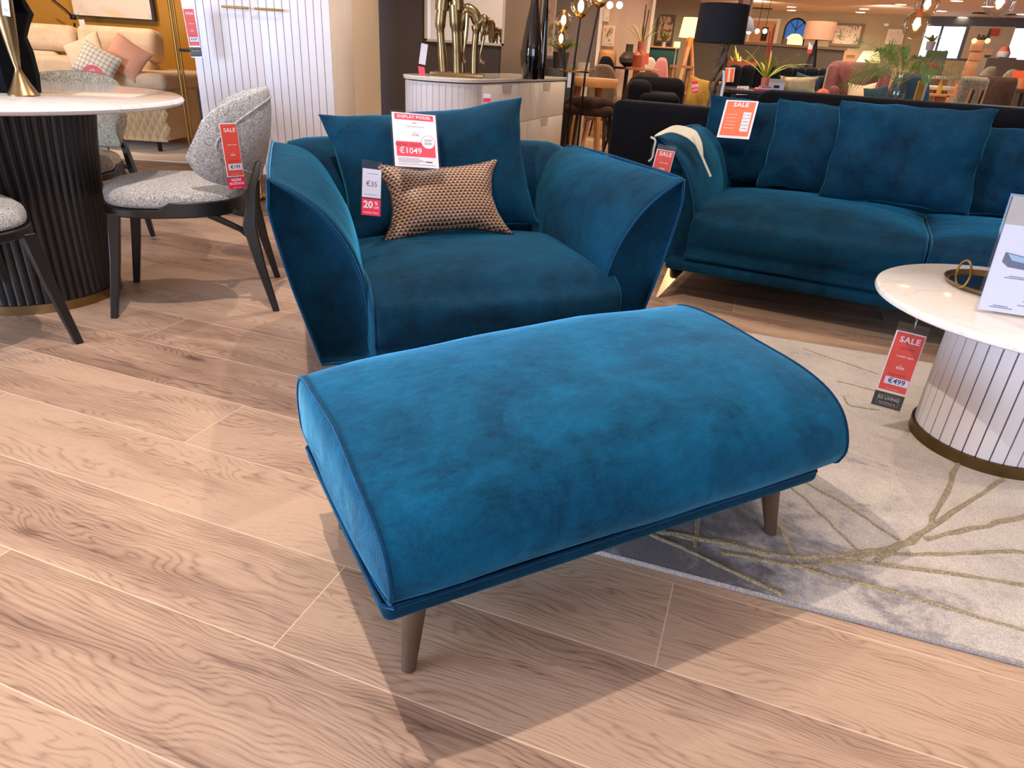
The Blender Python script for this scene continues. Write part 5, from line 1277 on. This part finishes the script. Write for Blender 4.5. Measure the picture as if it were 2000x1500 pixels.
q.tube([Vector((0, 0, .1)), oc], .002, 5); q.build('orange_flower', 'orange_flower', vz)
# glowing cone lamp and papers behind the wing chair
o = thing('table_lamp', 'glowing pale cone shade lamp behind the pink wing chair', 'lamp', (at(1695, 125, 10.5).x, 10.5, 0)); zt1, zb1 = at(1697, 100, 10.5).z, at(1692, 126, 10.5).z
MB().lathe([(.10, zt1), (.165, zb1), (.160, zb1), (.095, zt1)], n=32).build('lamp_shade', 'warm_shade_glow', o); MB().tube([(0, 0, .55), (0, 0, zt1)], .012, 8).build('stem', 'brass', o); MB().box((0, 0, .275), (.5, .4, .55), None, .01).build('pedestal', 'light_wood', o)
o = stand_sign('pale notice board behind the wing chair left of the glowing lamp', 1652, 101, 1674, 124, 10.9, 'peach_wood', name='notice_board'); MB().box((.0, -.06, .002), (.12, .04, .002)).build('picture', 'taupe_paint', o, smooth=False)
# ---------------------------------------------------------------- right cluster: teal tub chair, tables, boucle chair
o = simple_chair((at(1781, 150, 6.3).x, 6.3, 0), R(-35), .42, at(1781, 146, 6.3).z, .38, 'petrol_velvet', 'black_wood', 'dark teal velvet tub chair right of the glass vase', 'tub_chair')
o = thing('yellow_folder', 'tall ochre yellow card standing against the dark teal tub chair', 'card', (at(1792, 190, 5.9).x, 5.9, 0)); MB().box((0, 0, at(1790, 157, 6.3).z/2), (.05, .02, at(1790, 157, 6.3).z)).build('card', 'mustard_velvet', o, smooth=False); MB().box((.04, .02, at(1798, 160, 6.3).z/2), (.03, .02, at(1798, 160, 6.3).z)).build('white_card', 'paper', o, smooth=False)
tz = at(1835, 168, 8.2).z; T1 = table('dining_table', 'round wooden table with a white top, behind the black sofa on the right', (at(1838, 168, 8.2).x, 8.35, 0), 46*S(8.2), tz, 'stone_white', 'light_wood')
tz2 = at(1830, 148, 10.5).z; table('dining_table', 'pale table further back between the vase palm and the boucle chair', (at(1832, 148, 10.5).x, 10.6, 0), 46*S(10.5), tz2, 'stone_white', 'light_wood')
tz3 = at(1975, 172, 7.6).z; table('dining_table', 'dark wooden table at the right edge with an orange SALE stand on it', (at(1985, 172, 7.6).x, 7.75, 0), 66*S(7.6), tz3, 'dark_wood', 'dark_wood')
o = stand_sign('orange SALE stand on the dark table at the right edge of the photo', 1979, 138, 2010, 175, 7.45, 'orange_print'); MB().box((.02, -.12, .001), (.05, .10, .001)).build('white_panel', 'peach_wood', o, smooth=False)
bc = thing('boucle_chair', 'olive boucle dining chair back with two vertical slots, right of the palm vase', 'chair', (at(1896, 180, 6.2).x, 6.2, 0), R(-4))
w = 54*S(6.2); ztb = at(1896, 149, 6.2).z
MB().box((0, 0, (ztb+.46)/2), (w, .07, ztb-.46), None, .034, 5).build('backrest', 'beige_boucle', bc, ang=180)
for sx in (-.02, .055): MB().tube([(sx-.02, -.034, .50), (sx, -.036, ztb-.09)], .014, 8).build('slot_trim', 'light_wood', bc); 
for sx in (-.02, .055): MB().tube([(sx+.004, -.033, .50), (sx+.022, -.034, ztb-.10)], .008, 8).build('slot_shadow', 'dark_brown', bc)
MB().box((0, .24, .44), (w*1.05, .42, .09), None, .04, 4).build('seat', 'beige_boucle', bc, ang=180)
for sx in (-.17, .17):
    for sy in (0, .4): MB().tube([(sx, sy, 0), (sx*.9, sy, .42)], .015, 8).build('leg', 'light_wood', bc)
simple_chair((at(1934, 160, 7.1).x, 7.1, 0), R(180), .45, at(1934, 149, 7.1).z, .40, 'brown_leather', 'dark_wood', 'brown square-backed chair right of the boucle chair', back='sq')
simple_chair((at(1922, 140, 10.8).x, 10.8, 0), R(180), .45, at(1922, 132, 10.8).z, .34, 'beige_boucle', 'dark_wood', 'small distant boucle chair in front of the peach display tower')
simple_chair((at(1968, 145, 9.8).x, 9.8, 0), R(170), .45, at(1968, 138, 9.8).z, .28, 'beige_boucle', 'dark_wood', 'pale distant chair left of the orange SALE stand')
simple_chair((at(1976, 195, 6.3).x, 6.4, 0), R(10), .42, .52, .34, 'brown_leather', 'light_wood', 'low wooden stool chair under the dark table at the right edge')
o = bx((at(1975, 209, 5.2).x, 5.25, at(1975, 209, 5.2).z/2), (.62, .5, at(1975, 209, 5.2).z), 'green_armchair', 'green_velvet', None, .05); label(o, 'dark green velvet seat peeking over the black sofa at the right edge', 'armchair')
# display cabinet below the first round table: open shelf with small goods
cab = thing('display_shelf', 'low wooden shelf unit with small goods under the white-topped table', 'shelf', (at(1838, 190, 7.6).x, 7.6, 0)); zz = at(1838, 186, 7.6).z
for z in (zz, zz-.12, zz-.3, .08): MB().box((0, 0, z), (.42, .25, .02)).build('shelf_board', 'light_wood', cab, smooth=False)
for x in (-.21, 0, .21): MB().box((x, 0, zz/2), (.02, .25, zz)).build('side_panel', 'peach_wood', cab, smooth=False)
o = MB().lathe([(0, 0), (.022, 0), (.022, .07), (.008, .09), (.008, .12), (0, .12)], n=12).build('yellow_bottle', 'mustard_velvet'); o.location = (cab.location.x-.05, 7.58, zz+.011); label(o, 'small yellow bottle on the low wooden shelf unit', 'bottle')
o = MB().box((0, 0, .05), (.10, .03, .10), None, .003).build('red_card', 'orange_print'); o.location = (cab.location.x+.14, 7.55, zz+.011); label(o, 'orange card on the low wooden shelf unit', 'card')
# peach display tower, poster, items by the windows
Yt = 16.0; tw = thing('display_tower', 'tall peach wooden display tower with dark sculptures in front of the windows', 'display stand', (at(1912, 110, Yt).x, Yt, 0))
for x0, x1, y0, y1 in ((1903, 1922, 78, 100), (1899, 1922, 100, 119), (1892, 1921, 119, 150)): fbox(x0, y0, x1, Yt, .3, 'block', 'peach_wood', tw, yb=y1, bev=.004)
fbox(1887, 149, 1921, Yt, .34, 'plinth', 'peach_wood', tw, z0=0, bev=.004)
for a_, b_ in (((1926, 79), (1935, 56)), ((1919, 79), (1921, 68)), ((1911, 78), (1912, 67))): MB().tube([at(*a_, Yt+.1)-Vector(tw.location), at(*b_, Yt+.1)-Vector(tw.location)], [.05, .02], 6).build('dark_sculpture', 'dark_brown', tw)
for a_ in ((1903, 80), (1929, 80)): MB().ball(at(*a_, Yt-.05)-Vector(tw.location), .05, 6).build('glow_globe', 'warm_shade_glow', tw)
po = thing('poster_panel', 'grey poster with a red square on the pier between the windows', 'poster', (0, 0, 0)); b0 = Vector((wd_.x, wd_.y, 0))
sA, zA = onw(1906, 51); sB, zB = onw(1952, 118)
MB().box(b0+wu*(sA+sB)/2-wn*.03+Vector((0, 0, (zA+zB)/2)), (sB-sA+.25, .03, zA-zB), rotz(wang)).build('board', 'pastel_grey', po, smooth=False)
sA, zA = onw(1934, 56); sB, zB = onw(1950, 71); MB().box(b0+wu*(sA+sB)/2-wn*.055+Vector((0, 0, (zA+zB)/2)), (sB-sA, .02, zA-zB), rotz(wang)).build('red_square', 'red_print', po, smooth=False)
sA, zA = onw(1924, 95); sB, zB = onw(1938, 108); MB().box(b0+wu*(sA+sB)/2-wn*.055+Vector((0, 0, (zA+zB)/2)), (sB-sA, .02, zA-zB), rotz(wang)).build('cream_figure', 'cream_cushion', po, smooth=False)
for px in (1925, 1931): 
    sA, zA = onw(px, 108); sB, zB = onw(px+2, 117); MB().box(b0+wu*(sA+sB)/2-wn*.055+Vector((0, 0, (zA+zB)/2)), (.07, .02, zA-zB), rotz(wang)).build('black_leg_print', 'black_wood', po, smooth=False)
Ys = 15.0
pc = at(1832, 100, Ys); ds = thing('display_plinth', 'dark box plinth in front of the left window', 'display stand', (at(1834, 110, Ys).x, Ys, 0)); fbox(1815, 99, 1850, Ys, .4, 'box', 'slate', ds, z0=0, bev=.005)
pot_plant('potted_plant', 'round white vase with green leaves on the dark plinth by the window', (at(1825, 98, Ys).x, Ys+.2, at(1832, 99, Ys).z), 'white_ceramic', 'leaf_green', .085, .16, 14, .22, .03, .9, 4, .5)
o = thing('table_lamp', 'small white and copper dome lamp at the window near the right edge', 'lamp', (at(1958, 112, 13).x, 13.0, 0)); zz = at(1958, 112, 13).z
MB().lathe([(0, zz), (.09, zz), (.10, zz+.05), (.09, zz+.09), (0, zz+.09)], n=24).build('base', 'white_ceramic', o); MB().lathe([(.085, zz+.09), (.05, zz+.16), (0, zz+.17)], n=24).build('lamp_shade', 'copper_orange', o); MB().box((0, 0, zz/2), (.3, .3, zz)).build('pedestal', 'grey_paint', o, smooth=False)
# amber pendants near the right
def pend(px, py, Y, r, lab, gm='amber_glass', cl=False):
    p = at(px, py, Y); o = thing('pendant_lamp', lab, 'pendant lamp', (p.x, Y, CZ), 0, 'glass globe pendants')
    dz = p.z-CZ; pr = [(r*math.sin(math.pi*(i+1.6)/17.6), dz-r*math.cos(math.pi*(i+1.6)/17.6)) for i in range(15)] if cl else [(r*max(.02, math.sin(math.pi*i/16)), dz-r*math.cos(math.pi*i/16)) for i in range(16)]
    MB().lathe(pr+[(a-.002, b_) for a, b_ in pr[::-1]] if cl else pr, n=32).build('glass_globe', gm, o)
    MB().ball((0, 0, dz+r*.1), (r*.25, r*.25, r*.42), 8).build('bulb', 'bulb_glow', o); MB().lathe([(0, dz+r*.5), (r*.22, dz+r*.5), (r*.2, dz+r*.95), (r*.15, dz+r*1.1), (0, dz+r*1.1)], n=12).build('socket', 'copper_orange', o)
    MB().tube([(0, 0, dz+r), (0, 0, 0)], .003, 6).build('cord', 'black_metal', o)
pend(1811, 10, 4.9, 21*S(4.9), 'upper amber glass globe pendant above the palm vase')
pend(1790, 49, 4.6, 24*S(4.6), 'lower amber glass globe pendant above the palm vase')
pend(1953, 5, 4.4, 26*S(4.4), 'clear glass bell pendant at the right end of the pendants', 'clear_glass')
# ---------------------------------------------------------------- middle: globe floor lamp
Yf = 6.4; fl_ = thing('floor_lamp', 'black multi-stem floor lamp with glowing amber glass globes and a brass tray', 'floor lamp', (at(1112, 250, Yf).x, Yf, 0))
def fr_(px, py, dy=0): return at(px, py, Yf+dy)-Vector(fl_.location)
for (gx, gy, gr), base_, dy in (((1101, 37, 17), (1104, 142), .06), ((1096, 73, 14.5), (1103, 142), -.08), ((1135, 9, 20), (1119, 142), 0), ((1172, -14, 22), (1143, 142), .05)):
    c = fr_(gx, gy, dy); r = gr*S(Yf); d = fr_(gx-1, gy+gr+1, dy)
    MB().ball(c, r, 12).build('glass_globe', 'amber_glass', fl_); MB().ball(c-Vector((0, 0, r*.15)), (r*.28, r*.28, r*.5), 8).build('bulb', 'bulb_glow', fl_)
    MB().lathe([(0, -.025), (r*.25, -.02), (r*.5, .0), (r*.55, .012), (0, .012)], (d.x, d.y, d.z), 14).build('socket', 'brass', fl_)
    mid = fr_(base_[0], base_[1], dy); ft = Vector((mid.x*.9, mid.y, .03))
    MB().tube([d, mid, ft], .0085, 8).build('stem', 'black_metal', fl_)
t_ = fr_(1122, 141); MB().lathe([(0, 0), (29*S(Yf), 0), (30*S(Yf), .012), (29*S(Yf), .014), (28*S(Yf), .004), (0, .004)], (t_.x, t_.y, t_.z), 40).build('brass_tray', 'brass', fl_)
MB().lathe([(0, 0), (.17, 0), (.17, .03), (0, .03)], (.02, 0, 0), 32).build('base', 'black_metal', fl_)
MB().box(fr_(1112, 156, -.1), (.03, .004, .12)).build('hanging_label', 'white_plastic', fl_, smooth=False)
# flamingo style art and plants left of it
pic('wall_picture', 'pink flower painting behind the amber globe lamp', 1056, -10, 1084, 108, 9.0, 'white_paint', 'pink_canvas', .02)
o = bx((at(1075, 112, 8.6).x, 8.75, at(1075, 112, 8.6).z/2), (70*S(8.6), .5, at(1075, 112, 8.6).z), 'grey_sofa', 'purple_grey_velvet', None, .06); label(o, 'purple grey velvet sofa behind the green grassy plant', 'sofa')
pot_plant('potted_plant', 'bushy green grass plant in a dark pot between the black vase and the floor lamp', (at(1095, 120, 7.6).x, 7.6, at(1090, 133, 7.6).z), 'dark_ceramic', 'leaf_green', .085, .15, 60, .26, .006, .9, 12, .7)
st2 = thing('plant_stand', 'dark stand under the bushy green grass plant', 'stand', (at(1095, 120, 7.6).x, 7.6, 0)); MB().box((0, 0, at(1090, 133, 7.6).z/2), (.3, .3, at(1090, 133, 7.6).z), None, .006).build('box', 'black_wood', st2)
pot_plant('potted_plant', 'dry pale spiky plant right of the amber globe lamp', (at(1138, 120, 8.8).x, 8.8, 0), 'pastel_grey', 'leaf_olive', .09, at(1138, 122, 8.8).z, 20, .20, .008, .9, 14, .7)
# round wooden table with chairs
tz = at(1150, 152, 8.0).z; table('dining_table', 'round golden wood table behind the globe floor lamp', (at(1152, 156, 8.0).x, 8.1, 0), 58*S(8.0), tz, 'light_wood', 'light_wood', .085)
o = simple_chair((at(1180, 140, 9.1).x, 9.1, 0), R(0), .46, at(1180, 129, 9.1).z, .40, 'taupe_velvet', 'light_wood', 'taupe rounded chair behind the round golden wood table')
o = simple_chair((at(1155, 215, 6.95).x, 6.95, 0), R(165), at(1155, 203, 6.9).z, at(1155, 203, 6.9).z+.05, .46, 'brown_leather', 'dark_wood', 'brown leather stool-like chair in front of the round golden wood table')
o = simple_chair((at(1245, 160, 8.2).x, 8.2, 0), R(200), .45, at(1245, 142, 8.2).z, .50, 'brown_leather', 'black_wood', 'brown leather barrel chair left of the black two-seat sofa')
o = simple_chair((at(1192, 120, 10.6).x, 10.6, 0), R(20), .46, at(1192, 113, 10.6).z, .32, 'navy_velvet', 'black_wood', 'dark navy chair behind the taupe quilted chair')
o = simple_chair((at(1277, 125, 10.4).x, 10.4, 0), R(20), .46, at(1277, 115, 10.4).z, .26, 'pastel_grey', 'light_wood', 'pale grey cafe chair behind the peach bottle')
o = simple_chair((at(1292, 125, 10.1).x, 10.1, 0), R(-10), .46, at(1292, 115, 10.1).z, .24, 'pastel_pink', 'light_wood', 'pastel pink cafe chair right of the pale grey one')
o = simple_chair((at(1186, 105, 11.4).x, 11.4, 0), R(180), .46, at(1186, 97, 11.4).z, .26, 'light_wood', 'light_wood', 'pale wooden chair at the foot of the peach wall', back='sq')
tz = at(1258, 133, 9.4).z; table('dining_table', 'pale wooden table carrying pink bottles and cards', (at(1258, 133, 9.4).x, 9.5, 0), 34*S(9.4), tz, 'peach_wood', 'light_wood', .03)
tz0 = tz
o = MB().lathe([(0, 0), (.075, 0), (.08, .02), (.08, .14), (.05, .17), (.035, .19), (.035, .23), (0, .23)], n=20).build('bottle_vase', 'copper_orange'); o.location = (at(1246, 133, 9.4).x, 9.4, tz0+.001); label(o, 'peach bottle vase on the pale wooden table', 'vase')
pot_plant('potted_plant', 'thin grass with dark reeds in a pink pot behind the peach bottle vase', (at(1246, 128, 9.75).x, 9.66, tz0+.001), 'rose_ceramic', 'leaf_olive', .05, .30, 16, .42, .005, .8, 15, .5, stems=3)
o = stand_sign('coral card standing right of the peach bottle vase', 1257, 104, 1268, 126, 9.55, 'orange_print'); o = stand_sign('narrow coral menu card in front on the pale wooden table', 1255, 108, 1261, 134, 9.3, 'rose_ceramic')
o = MB().lathe([(0, 0), (.05, 0), (.13, .06), (.14, .12), (.09, .19), (.055, .21), (.055, .30), (.06, .31), (0, .31)], n=20).build('bottle_vase', 'dark_ceramic'); o.location = (at(1225, 131, 11.3).x, 11.3, at(1225, 131, 11.3).z); label(o, 'dark bulbous bottle vase left of the peach bottle', 'vase')
tq = thing('side_table', 'black round table under the dark bulbous bottle vase', 'table', (o.location.x, 11.3, 0)); hz2 = o.location.z; MB().lathe([(0, hz2-.03), (.30, hz2-.03), (.30, hz2-.001), (0, hz2-.001)], n=28).build('tabletop', 'black_wood', tq); MB().tube([(0, 0, 0), (0, 0, hz2-.03)], .03, 8).build('leg', 'black_wood', tq)
pic('wall_picture', 'upright floral print on the peach wall left of the reeds', 1177, 50, 1200, 90, 11.9, 'cream_cushion', 'boho_canvas', .02)
pic('wall_picture', 'small green print above the floral one on the peach wall', 1178, 16, 1190, 42, 11.9, 'cream_cushion', 'tree_canvas', .02)
for i, px in enumerate((1191, 1210)):
    p = at(px, 10, 11.0); o = thing('pendant_lamp', ('left', 'right')[i]+' of two glowing clear bulbs hanging before the peach wall', 'pendant lamp', (p.x, 11.0, CZ), 0, 'clear bulbs before the peach wall')
    MB().ball((0, 0, p.z-CZ), .045, 8).build('bulb', 'bulb_glow', o); MB().tube([(0, 0, p.z-CZ+.04), (0, 0, 0)], .005, 5).build('cord', 'black_metal', o)
# green cabinet, picture, tripod lamp (left far)
gc = thing('sideboard', 'dark green sideboard with a wooden top against the far wall', 'sideboard', (at(1296, 105, 15).x, 15.0, 0)); fbox(1266, 94, 1325, 15, .45, 'body', 'teal_paint', gc, z0=.15, bev=.005); fbox(1264, 91, 1327, 14.97, .5, 'wooden_top', 'peach_wood', gc, yb=94, bev=.004)
for sx in (-.5, .5): MB().tube([(sx, .2, 0), (sx, .2, .16)], .02, 6).build('leg', 'light_wood', gc)
pic('wall_picture', 'brown and pink framed horse-like abstract above the green sideboard', 1283, 28, 1316, 84, 15.9, 'dark_wood', 'brown_canvas', .04)
pt_z = at(1296, 91, 15).z; pot_plant('potted_plant', 'small dark green leafy plant on the green sideboard', (at(1299, 90, 15).x, 15.2, pt_z), 'white_ceramic', 'leaf_green', .05, .09, 16, .28, .02, .9, 18, .5)
vwall('wall_rear_olive', 1274, 1360, 16.0, 'olive_paint')
o = thing('table_lamp', 'small glowing white box lamp at the right end of the green sideboard', 'lamp', (at(1322, 88, 14.5).x, 14.5, 0)); zz = at(1322, 93, 14.5).z; MB().box((0, 0, zz+.05), (.11, .1, .10), None, .01).build('lamp_shade', 'warm_shade_glow', o); MB().tube([(0, 0, 0), (0, 0, zz)], .012, 8).build('stem', 'white_paint', o); MB().box((0, 0, .01), (.2, .2, .02)).build('foot', 'white_paint', o)
Yk = 10.8; o = thing('floor_lamp', 'tripod floor lamp with rustic wooden legs and a glowing cream shade', 'floor lamp', (at(1343, 110, Yk).x, Yk, 0)); zt1, zb1 = at(1341, 34, Yk).z, at(1338, 73, Yk).z
MB().lathe([(.135, zt1), (.165, zb1), (.160, zb1), (.13, zt1)], n=32).build('lamp_shade', 'warm_shade_glow', o)
for k in range(3):
    a = R(90+120*k+15); MB().tube([(.30*math.cos(a), .30*math.sin(a), 0), (.02*math.cos(a+1), .02*math.sin(a+1), zb1-.02), (-.02*math.cos(a), -.02*math.sin(a), zb1+.02)], [.03, .028, .024], 8).build('leg', 'light_wood', o)
mb = MB(); o = thing('basket_stand', 'rustic wooden plant stand beside the tripod lamp', 'stand', (at(1330, 140, 9.3).x, 9.3, 0)); zz = at(1330, 130, 9.3).z; MB().box((0, 0, zz), (.26, .22, .03)).build('top_board', 'light_wood', o, smooth=False)
for sx in (-.11, .11):
    for sy in (-.08, .08): MB().box((sx, sy, zz/2), (.03, .03, zz)).build('leg', 'light_wood', o, smooth=False)
MB().box((0, 0, zz*.7), (.24, .2, .02)).build('shelf_board', 'light_wood', o, smooth=False)
# ================================================================ lights
def spot(x, y, z, tx, ty, tz, e, col, ang=80, size=.04, blend=.6):
    d = bpy.data.lights.new('spot', 'SPOT'); d.energy = e; d.color = col; d.spot_size = R(ang); d.spot_blend = blend; d.shadow_soft_size = size
    o = bpy.data.objects.new('spot_light', d); COL.objects.link(o); o.location = (x, y, z)
    v = Vector((tx-x, ty-y, tz-z)); o.rotation_euler = v.to_track_quat('-Z', 'Y').to_euler(); return o
def area(x, y, z, tx, ty, tz, e, col, sx, sy):
    d = bpy.data.lights.new('area', 'AREA'); d.shape = 'RECTANGLE'; d.size = sx; d.size_y = sy; d.energy = e; d.color = col
    o = bpy.data.objects.new('area_light', d); COL.objects.link(o); o.location = (x, y, z)
    v = Vector((tx-x, ty-y, tz-z)); o.rotation_euler = v.to_track_quat('-Z', 'Y').to_euler(); return o
WARM = (1, .78, .56); WARM2 = (1, .86, .74); COOL = (.55, .72, 1); NEU = (1, .96, .94)
spot(-.85, 1.62, 2.68, -.5, .9, 0, 160, WARM2, 150, .018)      # behind-above the ottoman: throws its long soft shadow
spot(1.0, 1.5, 2.68, -.5, 2.4, 0, 30, WARM2, 56, .02, .3)
spot(.9, 3.6, 2.68, .9, 2.4, 0, 75, WARM2, 80, .03)
spot(-1.5, .1, 2.68, -1.15, .55, 0, 45, WARM2, 27, .04, .9)
spot(-1.1, .6, 2.68, -1.6, 4.35, .75, 100, (.82, .88, 1), 30, .05, .8)  # added cool spot, brightens the wardrobe doors
spot(1.9, .6, 2.68, 1.7, .9, 0, 85, WARM2, 50, .04, .5)
spot(-.6, 3.4, 2.68, -1.6, 3.1, 0, 80, WARM2, 110, .02)
spot(2.2, 3.2, 2.68, 1.7, 3.0, 0, 50, WARM2, 90, .04)
spot(-4.6, 5.9, 2.68, -4.8, 7.2, .8, 190, WARM, 90, .04)
spot(-3.6, 6.9, 2.68, -3.8, 8.2, 1.2, 70, WARM, 100, .04)
spot(0, 4.3, 2.68, -.1, 5.1, .8, 70, WARM2, 100, .04)
spot(-.2, 5.2, 2.68, -1.4, 5.4, .9, 40, WARM, 80, .04)
spot(0.2, 6.2, 2.68, .6, 7.0, .6, 70, WARM, 120, .05)
for x, y in ((1.6, 6.5), (3.2, 8.5), (1.0, 10), (4.5, 11), (6.5, 12.5), (2.6, 14), (6.5, 17), (9.5, 18), (5.5, 22), (9, 22), (4.2, 6.2)):
    spot(x, y, 2.68, x+.2, y+.3, 0, 150, WARM, 140, .06)
for x, y in ((6, 21), (9, 20), (4, 24)): spot(x, y, 2.6, x+1.5, y+4, 1.6, 80, WARM, 140, .1)
for x, y in ((4, 10), (8, 16)):   # soft fill added under the ceiling for ambience
    area(x, y, 2.70, x, y, 0, 80, WARM2, 2.2, 2.2)
area(1.5, 3, 2.70, 1.5, 3, 0, 8, NEU, 2.2, 2.2)  # weak neutral fill added over the seating
area(-5.6, -1.2, 1.25, -.3, 1.2, .4, 500, COOL, 3.5, 2.0)          # added cool fill behind the camera, as from a shop front
area(2.5, -4.6, 1.3, .7, 1, .3, 210, COOL, 5, 2.2)  # second added cool fill, lifts the front of the ottoman
spot(0, -3.4, 2.68, 0, -5, 1.3, 60, WARM, 120, .05)  # added spot on the unseen front wall, brightens the mirror's reflection
w = bpy.data.worlds.new('world'); SC.world = w; w.use_nodes = True
w.node_tree.nodes['Background'].inputs[0].default_value = (.9, .85, .8, 1); w.node_tree.nodes['Background'].inputs[1].default_value = .2
vs.exposure = 0.14
